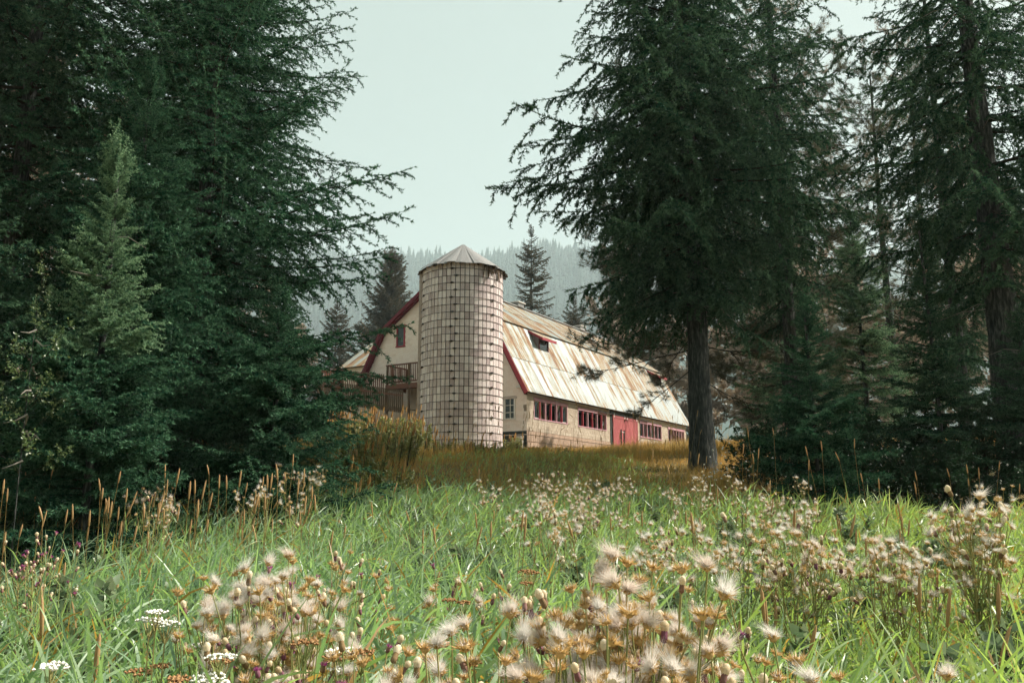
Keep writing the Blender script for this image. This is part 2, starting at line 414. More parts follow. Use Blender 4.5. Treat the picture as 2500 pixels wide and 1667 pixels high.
# long windows
for wi, (a, b, z0, z1) in enumerate([openings[0], openings[1], openings[3], openings[4]]):
    wn = MB(); wn.box(a, b, -.03, .16, z0 - .01, z0 + .07)
    win = wn.build('window', M['pink'], barn)
    MB().box(a - .02, b + .02, -.05, .16, z1 - .13, z1 + .06).build('head', M['pink'], win)
    for s in (a, b - .07): MB().box(s, s + .07, -.02, .16, z0 + .07, z1 - .13).build('jamb', M['pink'], win)
    nl = 6; st = (b - a - .07) / nl
    for k in range(1, nl):
        x = a + k * st
        MB().box(x, x + .085, -.015, .13, z0 + .07, z1 - .13).build('mullion', M['red'] if (wi < 2 and k % 2) else M['pink'], win)
    for k in range(nl):
        x0 = a + k * st + .09; x1 = a + (k + 1) * st - .01
        sash = MB(); wd = x1 - x0
        for q in (0, 1): sash.box(q * (wd - .04), q * (wd - .04) + .04, 0, .035, 0, z1 - z0 - .22)
        sash.box(.04, wd - .04, 0, .035, 0, .04); sash.box(.04, wd - .04, 0, .035, z1 - z0 - .26, z1 - z0 - .22)
        ang = rb.choice([R(62), R(70), R(48), 0.0]) if wi < 2 else rb.choice([0, 0, R(20)])
        so = sash.build('sash', M['white'] if wi < 2 else M['pink'], win, loc=(x0, .06, z0 + .08), rot=(0, 0, ang))
        MB().box(.04, wd - .04, .014, .02, .04, z1 - z0 - .26).build('pane', M['glass'], win, loc=(x0, .06, z0 + .08), rot=(0, 0, ang))
# sliding doors with diagonal boards
def sliding_door(a, b, mirror, sagz):
    d = MB(); zt, zb = 3.2, -.2
    d.box(a, b, -.085, -.06, zb, zt)
    door = d.build('door', M['door_red'], barn)
    bd = MB(); W_, H_ = b - a - .3, 2.0
    step = .17; k = -14.0
    # diagonal boards clipped to the panel
    x0, x1, zz0, zz1 = a + .14, b - .14, .95, zt - .22
    s = -3.0
    while s < 6:
        # board strip between lines  z - zz0 = m*(x-x0) + s
        mm = 1.55 * (-1 if mirror else 1)
        poly = []
        def clip(poly, f):
            out = []
            for i in range(len(poly)):
                p, q = poly[i], poly[(i + 1) % len(poly)]; fp, fq = f(p), f(q)
                if fp >= 0: out.append(p)
                if fp * fq < 0: t = fp / (fp - fq); out.append((p[0] + (q[0] - p[0]) * t, p[1] + (q[1] - p[1]) * t))
            return out
        pg = [(x0, zz0), (x1, zz0), (x1, zz1), (x0, zz1)]
        pg = clip(pg, lambda p: (p[1] - zz0) - mm * (p[0] - x0) - s * 1.0 - (-3.5 if not mirror else 0))
        if pg: pg = clip(pg, lambda p: s * 1.0 + .27 + (-3.5 if not mirror else 0) - (p[1] - zz0) + mm * (p[0] - x0))
        if len(pg) > 2:
            n = len(pg); y = -.098 + rb.uniform(-.004, .004)
            bd.add([(p[0], y, p[1]) for p in pg] + [(p[0], -.084, p[1]) for p in pg],
                   [tuple(range(n))] + [(i, i + n, (i + 1) % n + n, (i + 1) % n) for i in range(n)])
        s += .31
    bd.build('diagonal_boards', M['door_red'], door)
    for z0, z1 in ((zt - .2, zt), (.72, .93)): MB().box(a, b, -.125, -.086, z0, z1).build('rail', M['door_red'], door)
    for s0, s1 in ((a, a + .13), (b - .13, b)): MB().box(s0, s1, -.122, -.087, zb, zt - .2).build('stile', M['door_red'], door)
    for x in (a + .2, b - .2): MB().box(x - .06, x + .06, -.14, -.127, zt - .16, zt + .12).build('hanger', M['white'], door)
sliding_door(12.66, 15.0, False, 0); sliding_door(15.05, 17.34, True, 0)

# gambrel profile
PROF = [(-.22, 3.74), (2.5, 8.75), (7.25, 12.05), (12.0, 8.75), (14.72, 3.74)]
def prof_z(v):
    v = np.clip(v, -.22, 14.72); return float(np.interp(v, [p[0] for p in PROF], [p[1] for p in PROF]))
gop = [(9.97, 10.75, 7.5, 8.9), (.82, 2.5, 1.92, 3.2), (10.4, 12.4, .8, 1.9)]
gw = MB()
gw.add([(.04, 0, -1.2), (.04, 14.5, -1.2), (.04, 14.5, 4.14), (.04, 12, 8.70), (.04, 7.25, 12.0), (.04, 2.5, 8.70), (.04, 0, 4.14),
        (.28, 0.26, -1.2), (.28, 14.5, -1.2), (.28, 14.5, 4.14), (.28, 12, 8.70), (.28, 7.25, 12.0), (.28, 2.5, 8.70), (.28, .26, 4.14)],
       [(0, 1, 2, 3, 4, 5, 6)[::-1], (7, 8, 9, 10, 11, 12, 13)] + [(i, (i + 1) % 7, (i + 1) % 7 + 7, i + 7) for i in range(7)])
gw.build('gable_wall', M['joint'], barn)
gb = MB(); ci = 0; z = 1.13 - .203 * 9
while z < 11.9:
    z1 = z + .198; off = .2 if ci % 2 else 0; v = -off
    while v < 14.5:
        a, b = max(v, 0.0), min(v + .402, 14.5); v += .406
        segs = [(a, b)]
        for o in gop:
            if z1 > o[2] + .02 and z < o[3] - .02:
                ns = []
                for s0, s1 in segs:
                    if s1 <= o[0] or s0 >= o[1]: ns.append((s0, s1)); continue
                    if s0 < o[0] - .03: ns.append((s0, o[0]))
                    if s1 > o[1] + .03: ns.append((o[1], s1))
                segs = ns
        for a2, b2 in segs:
            if b2 - a2 < .03: continue
            top = min(prof_z(a2), prof_z(b2)) - .04
            if a2 <= .01 or b2 >= 14.49: top = min(top, 4.1)
            if z >= top: continue
            dx = rb.uniform(-.002, .002); gb.box(dx, .038, a2, b2, z, min(z1, top))
    z += .203; ci += 1
gb.build('gable_blocks', M['gable'], barn, kind='stuff')
# gable windows
def gable_window(v0, v1, z0, z1, frame, headm, mull):
    fm = MB(); fm.box(-.05, .03, v0 - .05, v1 + .05, z0 - .06, z0 + .03)
    wo_ = fm.build('window', frame, barn)
    MB().box(-.08, .03, v0 - .09, v1 + .09, z1 - .02, z1 + .13).build('head', headm, wo_)
    for s in (v0, v1 - .11): MB().box(-.045, .03, s, s + .11, z0 + .03, z1 - .02).build('jamb', frame, wo_)
    MB().box(.02, .03, v0 + .11, v1 - .11, z0 + .03, z1 - .02).build('pane', M['glass_dark'], wo_)
    for t in mull:
        if t[0] == 'v': MB().box(-.015, .018, t[1] - .022, t[1] + .022, z0 + .03, z1 - .02).build('glazing_bar', M['white'], wo_)
        else: MB().box(-.012, .017, v0 + .11, v1 - .11, t[1] - .02, t[1] + .02).build('glazing_bar', M['white'], wo_)
    return wo_
m = MT('shaded_window_glass'); M['glass_dark'] = m.pbr((.012, .02, .02), .08, .5)
gable_window(9.97, 10.75, 7.5, 8.9, M['red'], M['red'], [])
ww = gable_window(.82, 2.5, 1.92, 3.2, M['white'], M['beam'], [('v', 1.22), ('h', 2.32), ('h', 2.78), ('v', 2.1)])
MB().box(-.04, .015, 1.58, 1.78, 1.95, 3.18).build('post', M['white'], ww)
MB().box(.0, .03, 10.4, 12.4, .8, 1.9).build('window', M['glass_dark'], barn)
MB().box(-.16, .36, -.13, .70, 3.86, 4.02).build('beam_end', M['white'], barn)
# roof decks, sheets, bargeboards
u0, u1 = -.38, BL + .38
nst = 38; sw = (u1 - u0) / nst
phl = math.atan2(8.75 - 3.74, 2.72); phu = math.atan2(12.05 - 8.75, 4.75)
def slope_pt(p, d, nrm): return None
def deck(p0, p1, t=.10, sink=.03):
    a = np.array(p0); b = np.array(p1); d = (b - a) / np.linalg.norm(b - a); n = np.array([-d[1], d[0]])
    q = [a - n * sink, b - n * sink, b - n * (t + sink), a - n * (t + sink)]
    mbx = MB(); vs = [(u, p[0], p[1]) for u in (u0 + .04, u1 - .04) for p in q]
    mbx.add(vs, [(0, 1, 2, 3), (7, 6, 5, 4)] + [(i, i + 4, (i + 1) % 4 + 4, (i + 1) % 4) for i in range(4)])
    return mbx
dl = np.array([math.cos(phl), math.sin(phl)]); e0 = np.array([-.22, 3.74]) - dl * .24
dk = deck(e0, (2.5, 8.75)); rdk = dk.build('roof', M['inside'], barn)
deck((2.5, 8.75), (7.25, 12.05)).build('roof_deck', M['inside'], rdk)
d3 = MB()
for p0, p1 in (((7.25, 12.05), (12, 8.75)), ((12, 8.75), (14.84, 3.53))):
    q = deck(p0, p1, .1, 0); d3.add(q.v, q.f)
d3.build('rear_slope', M['roof_i'], rdk)
def sheet_mesh(name, wd, ln, mat):
    n = 12; vs = []; fs = []
    for j in range(2):
        for i in range(n + 1):
            vs.append((wd * i / n, ln * j, .016 if i % 3 == 0 else 0.0))
    for i in range(n): fs.append((i, i + 1, n + 1 + i + 1, n + 1 + i))
    k = len(vs); vs += [(x, y, -.012) for x, y in ((0, 0), (wd, 0), (wd, ln), (0, ln))]
    fs += [(k + 3, k + 2, k + 1, k)] + [(k, k + 1, n, 0)]
    return MB().add(vs, fs).mesh(name, mat)
Ll = float(np.linalg.norm(np.array([2.5, 8.75]) - e0)); Lu = math.hypot(4.75, 3.3)
tiers = [(e0, dl, 0, 2.75, phl, M['roof_low'], 0.0), (e0, dl, 2.65, Ll, phl, M['roof_mid'], .014),
         (np.array([2.5, 8.75]), np.array([math.cos(phu), math.sin(phu)]), -.22, 2.9, phu, M['roof_up'], .03),
         (np.array([2.5, 8.75]), np.array([math.cos(phu), math.sin(phu)]), 2.82, Lu, phu, M['roof_up'], .046)]
DORM = [(4.35, 5.85), (25.6, 27.1)]
for p, d, s0, s1, ph, mt, lift in tiers:
    sm_ = sheet_mesh('roof_sheet', sw + .03, s1 - s0, mt)
    nrm = np.array([-d[1], d[0]])
    for i in range(nst):
        q = p + d * s0 + nrm * (lift + rb.uniform(0, .006))
        put('roof_sheet', sm_, rdk, (u0 + i * sw, q[0], q[1]), (ph + rb.uniform(-.0015, .0015), 0, rb.uniform(-.002, .002)))
MB().bar((u0, 7.25, 12.10), (u1, 7.25, 12.10), .5, .07).build('ridge_cap', M['siloroof'], rdk)
for uu in (10.9, 21.8):
    vb = MB().box(uu - .45, uu + .45, 6.95, 7.55, 12.1, 12.42); vt = vb.build('roof_vent', M['siloroof'], rdk)
    MB().bar((uu - .55, 7.25, 12.47), (uu + .55, 7.25, 12.47), .8, .07).build('vent_cap', M['white'], vt)
for a, b in zip(PROF[:-1], PROF[1:]):
    a = np.array(a); b = np.array(b)
    if a[0] < 0: a = e0
    if b[0] > 14.7: b = np.array([14.84, 3.53])
    for uu, mt in ((u0 - .03, M['dark_red']), (u1 + .03, M['dark_red'])):
        d = (b - a) / np.linalg.norm(b - a); n = np.array([-d[1], d[0]])
        a2, b2 = a - n * .13, b - n * .13 + d * .05
        MB().bar((uu, a2[0], a2[1]), (uu, b2[0], b2[1]), .05, .26, (0, n[0], n[1])).build('bargeboard', M['red'] if (a[0] < 0) else mt, barn)
        if uu < 0:
            a3, b3 = a - n * .30, b - n * .30
            MB().bar((uu + .2, a3[0], a3[1]), (uu + .2, b3[0], b3[1]), .30, .10, (0, n[0], n[1])).build('soffit_board', mt, barn)
# shed dormers
for k, (a, b) in enumerate(DORM):
    vf, zb_, zt_ = 1.62, 7.1, 7.95
    vb_ = 2.75
    dm = MB()
    for x in (a, b - .06):
        dm.add([(x, vf, zb_ - .15), (x, vf, zt_), (x, vb_ + .25, 8.9), (x, vb_, 8.75), (x + .06, vf, zb_ - .15), (x + .06, vf, zt_), (x + .06, vb_ + .25, 8.9), (x + .06, vb_, 8.75)],
               [(0, 1, 2, 3), (7, 6, 5, 4), (0, 4, 5, 1), (1, 5, 6, 2), (2, 6, 7, 3), (3, 7, 4, 0)])
    dorm = dm.build('dormer', M['wood_grey'], barn)
    MB().box(a + .06, b - .06, vf, vf + .06, zb_ - .15, zb_ + .02).build('sill', M['pink'], dorm)
    for x in (a + .06, b - .16): MB().box(x, x + .10, vf - .03, vf + .05, zb_ + .02, zt_).build('jamb', M['dark_red'], dorm)
    MB().box(a + .16, b - .16, vf + .02, vf + .035, zb_ + .02, zt_ - .06).build('pane', M['pale_glass'] if 'pale_glass' in M else M['glass_dark'], dorm)
    MB().box(a + .06, b - .06, vf - .01, vf + .05, zt_ - .06, zt_ + .02).build('head', M['dark_red'], dorm)
    MB().bar((a + .75, vf - .45, zt_ - .06), (a + .75, vb_ + .55, 9.06), 1.95, .05, (0, -.5, .86)).build('dormer_roof', M['roof_i'], dorm)
    for x in (a - .24, b + .24): MB().bar((x, vf - .47, zt_ - .14), (x, vb_ + .45, 8.93), .05, .16, (0, -.5, .86)).build('fascia', M['red'], dorm)
    MB().box(a - .26, b + .26, vf - .50, vf - .45, zt_ - .22, zt_ - .06).build('fascia', M['red'], dorm)

# wing behind the gable
wing = thing('barn_wing', 'lower wing with pale rusty metal roof jutting behind the gable', 'outbuilding', tuple(BW(0, 0, 0)), R(90) - AZ)
MB().box(6.6, 14.4, 14.8, 21.9, -1, 7.75).build('wall', M['gable'], wing)
ph = math.atan2(10.7 - 7.8, 4.2)
rw = MB(); rw.bar((6.3, 18.3, 7.72), (10.5, 18.3, 10.6), 7.7, .12, (-.57, 0, .82)); rw.bar((14.7, 18.3, 7.72), (10.5, 18.3, 10.6), 7.7, .12, (.57, 0, .82))
rwo = rw.build('roof', M['inside'], wing)
ws = sheet_mesh('roof_sheet', .70, math.hypot(4.4, 3.0), M['roof_up'])
for i in range(11):
    put('roof_sheet', ws, rwo, (6.2, 22.15 - i * .7, 7.735), (0, -ph, 0)).rotation_euler = Matrix(((0, math.cos(ph), -math.sin(ph)), (-1, 0, 0), (0, math.sin(ph), math.cos(ph)))).to_euler()
MB().add([(6.6, 21.9, 7.75), (14.4, 21.9, 7.75), (10.5, 21.9, 10.5), (6.6, 21.8, 7.75), (14.4, 21.8, 7.75), (10.5, 21.8, 10.5)], [(0, 1, 2), (5, 4, 3), (0, 2, 5, 3), (1, 4, 5, 2), (0, 3, 4, 1)]).build('gable_end', M['gable'], wing)

# deck and ramp against the gable
dkk = thing('wooden_deck', 'reddish wooden deck and slatted ramp against the barn gable', 'deck', tuple(C0), R(90) - AZ)
fl = MB()
for i in range(15): MB().box(-2.15 + i * .142, -2.15 + i * .142 + .132, 5.5, 9.7, 4.40, 4.45).build('plank', M['wood_red'], dkk)
MB().box(-2.24, -2.18, 5.5, 9.76, 4.12, 4.44).build('joist', M['wood_red'], dkk)
MB().box(-2.18, -.06, 9.70, 9.76, 4.12, 4.44).build('joist', M['wood_red'], dkk)
for v in (5.6, 7.75, 9.65): MB().box(-2.24, -2.12, v - .06, v + .06, -1.2 if v > 7 else 3.0, 5.72).build('post', M['wood_dark'], dkk)
for v in (9.65,): MB().box(-.2, -.08, v - .06, v + .06, 4.45, 5.72).build('post', M['wood_dark'], dkk)
for z0, z1 in ((5.72, 5.80), (4.55, 4.62)):
    MB().box(-2.25, -2.11, 5.5, 9.76, z0, z1).build('rail', M['wood_red'], dkk)
    MB().box(-2.1, -.08, 9.58, 9.7, z0, z1).build('rail', M['wood_red'], dkk)
bal = MB().box(-.02, .02, -.02, .02, 0, 1.1).mesh('baluster', M['wood_red'])
v = 5.7
while v < 9.6: put('baluster', bal, dkk, (-2.18, v, 4.62)); v += .155
u = -1.95
while u < -.2: put('baluster', bal, dkk, (u, 9.64, 4.62)); u += .155
# ramp running left from the deck, boarded side facing the meadow
slat = MB().box(-.015, .015, -.06, .06, 0, 1.52).mesh('slat', M['wood_dark'])
v = 8.2; 
while v < 16.0:
    t = (v - 8.2) / 2.8
    zt = 2.46 + .17 * t * 2.8 * .96
    put('slat', slat, dkk, (-2.30, v, zt), (0, 0, 0), (1, 1, 1.0)); v += .165
MB().bar((-2.36, 8.1, 3.6), (-2.36, 16.0, 4.9), .06, .10).build('rail', M['wood_red'], dkk)
MB().bar((-2.36, 8.1, 2.62), (-2.36, 16.0, 3.92), .06, .12).build('rail', M['wood_dark'], dkk)
MB().bar((-1.6, 8.1, 2.75), (-1.6, 16.0, 4.05), 1.3, .06).build('ramp_floor', M['wood_dark'], dkk)
v = 9.9
while v < 16.0: put('baluster', bal, dkk, (-2.30, v, 2.46 + .163 * (v - 8.2) + 1.5), None, (1.4, 1.4, .85)); v += .17
MB().bar((-2.30, 9.8, 4.95), (-2.30, 16.0, 5.9), .08, .08).build('rail', M['wood_red'], dkk)
for v in (10.7, 13.6): 
    MB().box(-2.32, -2.16, v - .09, v + .09, -.8, 3.0).build('post', M['wood_red'], dkk)
    for s in (-1, 1): MB().bar((-2.24, v, 2.0 - 0), (-2.24, v + s * .8, 1.0 if s < 0 else 1.1), .07, .1).build('brace', M['wood_red'], dkk)
    MB().box(-1.0, -.86, v - .07, v + .07, -.8, 3.0).build('post', M['wood_dark'], dkk)

# small things by the wall
pg = BW(11.0, -1.6); pz = gz(pg[0], pg[1])
fr_ = thing('pipe_frame', 'dark two-legged pipe frame standing in grass left of the red doors', 'pipe frame', (pg[0], pg[1], pz - .1), R(90) - AZ + R(12))
for s in (-.5, .5): MB().tube([(s, 0, 0), (s + .13, 0, 1.5)], .055, 8).build('leg', M['iron'], fr_)
MB().tube([(-.42, 0, 1.36), (.62, 0, 1.34)], .025, 6).build('crossbar', M['white'], fr_)
pg = BW(-.35, .35); pz = gz(pg[0], pg[1])
bx = thing('utility_box', 'small white utility box at the foot of the barn corner', 'utility box', (pg[0], pg[1], pz - .05), R(90) - AZ)
MB().box(-.15, .15, -.22, .22, 0, .75).build('body', M['white'], bx)
MB().box(-.18, .18, -.25, .25, .752, .80).build('lid', M['white'], bx)

# ------------------------------------------------------------------ silo
SX, SY, SR = -2.82, 46.6, 2.30
SZ = 3.45; STOP = 14.30
silo = thing('silo', 'tall round tile silo with dark iron hoops and conical metal roof', 'silo', (SX, SY, SZ))
SH = STOP - SZ
MB().lathe([(SR - .05, -.3), (SR - .05, SH)], 64).build('core', M['mortar'], silo, sm=True)
rs = random.Random(8)
NC, hoop_dz = 56, .405
rows = int(SH / hoop_dz); da = 2 * math.pi / NC
tl = []
for r_ in range(rows + 1):
    for c_ in range(NC):
        a = (c_ + .5) * da
        facing = math.cos(a + math.pi / 2 - 0.06)       # towards the camera (-Y)
        tl.append((facing, r_, a))
def tile_geo(a0, a1, z0, z1, ro, ri):
    vs = []
    am = (a0 + a1) / 2
    for z in (z0, z1):
        for rr in (ro, ri):
            for a in (a0, am, a1): vs.append((rr * math.cos(a), rr * math.sin(a), z))
    f = [(0, 1, 7, 6), (1, 2, 8, 7), (6, 7, 10, 9), (7, 8, 11, 10), (0, 3, 4, 1), (1, 4, 5, 2), (0, 6, 9, 3), (2, 5, 11, 8)]
    return vs, f
g_ = .009
vs, f = tile_geo(-da / 2 + g_, da / 2 - g_, .006, hoop_dz - .006, SR, SR - .06)
tile_me = MB().add(vs, f).mesh('tile', M['tile'])
order = sorted([t for t in tl if t[0] > -.2], key=lambda t: -t[0])
front = set(); 
for t in order:
    if len(front) >= 296: break
    if t[1] < 2: continue
    front.add((t[1], t[2]))
restt = MB()
for fc, r_, a in tl:
    z0 = r_ * hoop_dz; jr = rs.uniform(-.008, .006)
    if (r_, a) in front: put('tile', tile_me, silo, (math.cos(a) * jr, math.sin(a) * jr, z0), (0, 0, a))
    else:
        vs, f = tile_geo(a - da / 2 + g_, a + da / 2 - g_, z0 + .006, min(z0 + hoop_dz - .006, SH), SR + jr, SR - .06)
        restt.add(vs, f)
restt.build('side_tiles', M['tile_i'], silo, kind='stuff')
hoop = MB(); n = 72
pts = [(math.cos(2 * math.pi * i / n) * (SR + .022), math.sin(2 * math.pi * i / n) * (SR + .022), 0) for i in range(n + 1)]
hoop.tube(pts, .012, 6, False); hoop_me = hoop.mesh('hoop', M['iron'], True)
lug_me = MB().box(-.02, .035, -.11, .11, -.028, .028).box(-.02, .045, -.035, .035, -.05, .05).mesh('hoop_lug', M['iron'])
for r_ in range(1, rows + 1):
    h = put('hoop', hoop_me, silo, (0, 0, r_ * hoop_dz), (rs.uniform(-.003, .003), rs.uniform(-.003, .003), rs.uniform(0, 6)))
    h.rotation_euler[2] = 0
    la = R(-96) if r_ % 2 else R(-41)
    for q in (la, la + R(180), la - R(60)):
        q2 = q + rs.uniform(-.02, .02)
        put('hoop_lug', lug_me, h, (math.cos(q2) * (SR + .02), math.sin(q2) * (SR + .02), 0), (0, 0, q2))
# roof: radial tin panels with ragged edge
NR = 30; apex = 1.72; RO = SR + .24
for i in range(NR):
    a0, a1 = 2 * math.pi * i / NR - .012, 2 * math.pi * (i + 1) / NR + .012
    ro = RO + rs.uniform(-.10, .08); dz = rs.uniform(-.03, .03) - .05; tw = rs.uniform(-.02, .02)
    vs = []
    for t in (0, 1):
        off = -.03 * t
        vs += [(.06 * math.cos((a0 + a1) / 2), .06 * math.sin((a0 + a1) / 2), SH + apex + off + (i % 2) * .01)]
        for a, k in ((a0, -1), ((a0 + a1) / 2, 0), (a1, 1)):
            vs.append((ro * math.cos(a) * (1 + .012 * rs.uniform(-1, 1)), ro * math.sin(a), SH + dz + k * tw + off + (i % 2) * .015 + (.02 if k == 0 else 0)))
    o = MB().add(vs, [(0, 1, 2), (0, 2, 3), (4, 6, 5), (4, 7, 6), (1, 5, 6, 2), (2, 6, 7, 3), (0, 4, 5, 1), (0, 3, 7, 4)])
    o.build('roof_panel', M['siloroof'], silo)
for i in range(30):
    a = 2 * math.pi * i / 30 + .1; ln = rs.uniform(.05, .2)
    MB().bar(((SR - .3) * math.cos(a), (SR - .3) * math.sin(a), SH + .10), ((SR + .1 + ln) * math.cos(a), (SR + .1 + ln) * math.sin(a), SH - .13), .05, .09).build('rafter_end', M['wood_dark'], silo)
for i in range(16):     # broken boards hanging below the eave on the sunny side
    a = R(-40) + rs.uniform(-.32, .3); r0 = SR + rs.uniform(.06, .14); ln = rs.uniform(.2, .75)
    MB().bar((r0 * math.cos(a), r0 * math.sin(a), SH - .05), ((r0 + .06) * math.cos(a + rs.uniform(-.09, .09)), (r0 + .06) * math.sin(a), SH - .05 - ln), .07, .02).build('hanging_board', M['wood_dark'], silo)
ca = R(180 + 5); cx, cyy = (SR + .06) * math.cos(ca), (SR + .06) * math.sin(ca)
MB().box(cx - .10, cx + .3, cyy - .1, cyy + .8, 2.3, SH - .1).build('chute', M['beam'], silo)
# ------------------------------------------------------------------ PLANTS
def unit(a): return a / (np.linalg.norm(a, axis=-1, keepdims=True) + 1e-9)
UPV = np.array([0, 0, 1.])

class Spray:
    """collects twig segments, then grows needles (triangles) on them and thin wood along them"""
    def __init__(s, rng): s.rng = rng; s.a = []; s.b = []; s.r = []; s.t = []
    def seg(s, a, b, r, t=0.): s.a.append(a); s.b.append(b); s.r.append(r); s.t.append(t)
    def line(s, P, r0, r1, t0=0., t1=0.):
        n = len(P) - 1
        for i in range(n):
            k = i / max(n - 1, 1); s.seg(P[i], P[i + 1], r0 + (r1 - r0) * k, t0 + (t1 - t0) * k)
    def grow(s, per_m, nl, nw, bare=.03, ang=.62, up=.25):
        rng = s.rng; A = np.array(s.a); B = np.array(s.b); Rr = np.array(s.r); T = np.array(s.t)
        D = B - A; L = np.linalg.norm(D, axis=1); U = unit(D)
        # wood: triangular prisms
        n = len(A); ref = unit(np.cross(U, np.array([.31, .52, .79]))); r2 = np.cross(U, ref)
        vs = []; 
        for P, rr in ((A, Rr), (B, Rr * .8)):
            for q in range(3):
                an = q * 2 * math.pi / 3
                vs.append(P + (ref * math.cos(an) + r2 * math.sin(an)) * rr[:, None])
        WV = np.stack(vs, 1).reshape(-1, 3); base = np.arange(n)[:, None] * 6
        WF = np.concatenate([np.stack([base[:, 0] + i, base[:, 0] + (i + 1) % 3, base[:, 0] + 3 + (i + 1) % 3, base[:, 0] + 3 + i], -1) for i in range(3)])
        WF = np.concatenate([WF[:, [0, 1, 2]], WF[:, [0, 2, 3]]])
        # needles
        thin = Rr < bare
        cnt = np.maximum(1, np.round(L * per_m * rng.uniform(.8, 1.2, n))).astype(int) * thin
        I = np.repeat(np.arange(n), cnt); m = len(I)
        p = A[I] + D[I] * rng.uniform(0, 1, (m, 1))
        rd = rng.normal(size=(m, 3)); rd[:, 2] += up; rd -= U[I] * np.sum(rd * U[I], 1, keepdims=True); rd = unit(rd)
        td = unit(U[I] * ang + rd * math.sqrt(1 - ang * ang) + rng.normal(size=(m, 3)) * .12)
        ln = nl * rng.uniform(.7, 1.15, (m, 1))
        sd = unit(np.cross(td, rng.normal(size=(m, 3)))) * nw / 2
        NV = np.stack([p - sd, p + sd, p + td * ln], 1).reshape(-1, 3)
        NF = np.arange(m * 3).reshape(-1, 3)
        tint = np.repeat(np.clip(T[I] + rng.normal(size=m) * .10, 0, 1), 3)
        V = np.concatenate([NV, WV]); F = np.concatenate([NF, WF + len(NV)])
        mi = np.concatenate([np.zeros(len(NF), int), np.ones(len(WF), int)])
        return V, F, mi, np.concatenate([tint, np.zeros(len(WV))])

def fir_branch(seed, L, droop=.5, per_m=105, nl=.052, nw=.019, bsp=.13, tsp=.082, rise=.16, bl_k=.33):
    rng = np.random.default_rng(seed); S = Spray(rng)
    n = 14; s = np.linspace(0, 1, n)
    ax = np.stack([s * L * .97, L * (.05 * np.sin(s * 3 + rng.uniform(0, 6)) * s), L * (-rise * 1.1 * s + rise * 1.15 * s ** 2.4)], 1)
    S.line(ax[:6], .009 * L + .004, .006 * L + .002); S.line(ax[5:], .004 * L + .002, .003, .15, .9)
    tan = unit(np.gradient(ax, axis=0))
    sj = .10; k = 0
    while sj < .99:
        p = np.array([np.interp(sj, s, ax[:, i]) for i in range(3)]); t = unit(np.array([np.interp(sj, s, tan[:, i]) for i in range(3)]))
        side = 1 if k % 2 else -1; k += 1
        lat = unit(np.cross(UPV, t)) * side
        ln = (L * bl_k * (1 - sj) ** .72 * min(1, sj / .22 + .25) + .14) * rng.uniform(.55, 1.2)
        a = R(rng.uniform(42, 66))
        d = unit(t * math.cos(a) + lat * math.sin(a) + UPV * rng.uniform(-.55, .12) * droop)
        m = max(3, int(ln / .12) + 1); q = np.linspace(0, 1, m)[:, None]
        P = p + d * q * ln - UPV * (q ** 2) * ln * droop * rng.uniform(.2, .75) + t * (q ** 2) * ln * .12 + rng.normal(size=(m, 3)) * .006
        tb = rng.uniform(0, .25)
        S.line(P, .005, .0025, tb, tb + .5)
        tt = unit(np.gradient(P, axis=0)); td = .02; kk = 0
        while td < ln:
            f = td / ln; pp = np.array([np.interp(f, q[:, 0], P[:, i]) for i in range(3)]); t2 = unit(np.array([np.interp(f, q[:, 0], tt[:, i]) for i in range(3)]))
            sd = 1 if kk % 2 else -1; kk += 1
            la = unit(np.cross(UPV + .001, t2)) * sd
            l2 = (.045 + .19 * ln ** .6 * (1 - f) ** .8) * rng.uniform(.5, 1.2)
            d2 = unit(t2 * .75 + la * .7 + UPV * rng.uniform(-.5, .2) * min(droop, .9))
            e = pp + d2 * l2 - UPV * l2 * .18 * droop
            mid = (pp + e) / 2 + UPV * l2 * .03
            S.seg(pp, mid, .0022, tb); S.seg(mid, e, .0018, tb + rng.uniform(.2, .75))
            if l2 > .11:
                for s3 in (-1, 1):
                    b3 = pp + (e - pp) * rng.uniform(.35, .6); d3 = unit(d2 * .8 + np.cross(UPV, d2) * s3 * .7 - UPV * .2 * droop)
                    S.seg(b3, b3 + d3 * l2 * rng.uniform(.35, .6), .0017, tb + rng.uniform(.1, .6))
            td += tsp * rng.uniform(.75, 1.3)
        sj += bsp / L * rng.uniform(.7, 1.35) * (.6 + .4 * L / 2)
    return S.grow(per_m, nl, nw)

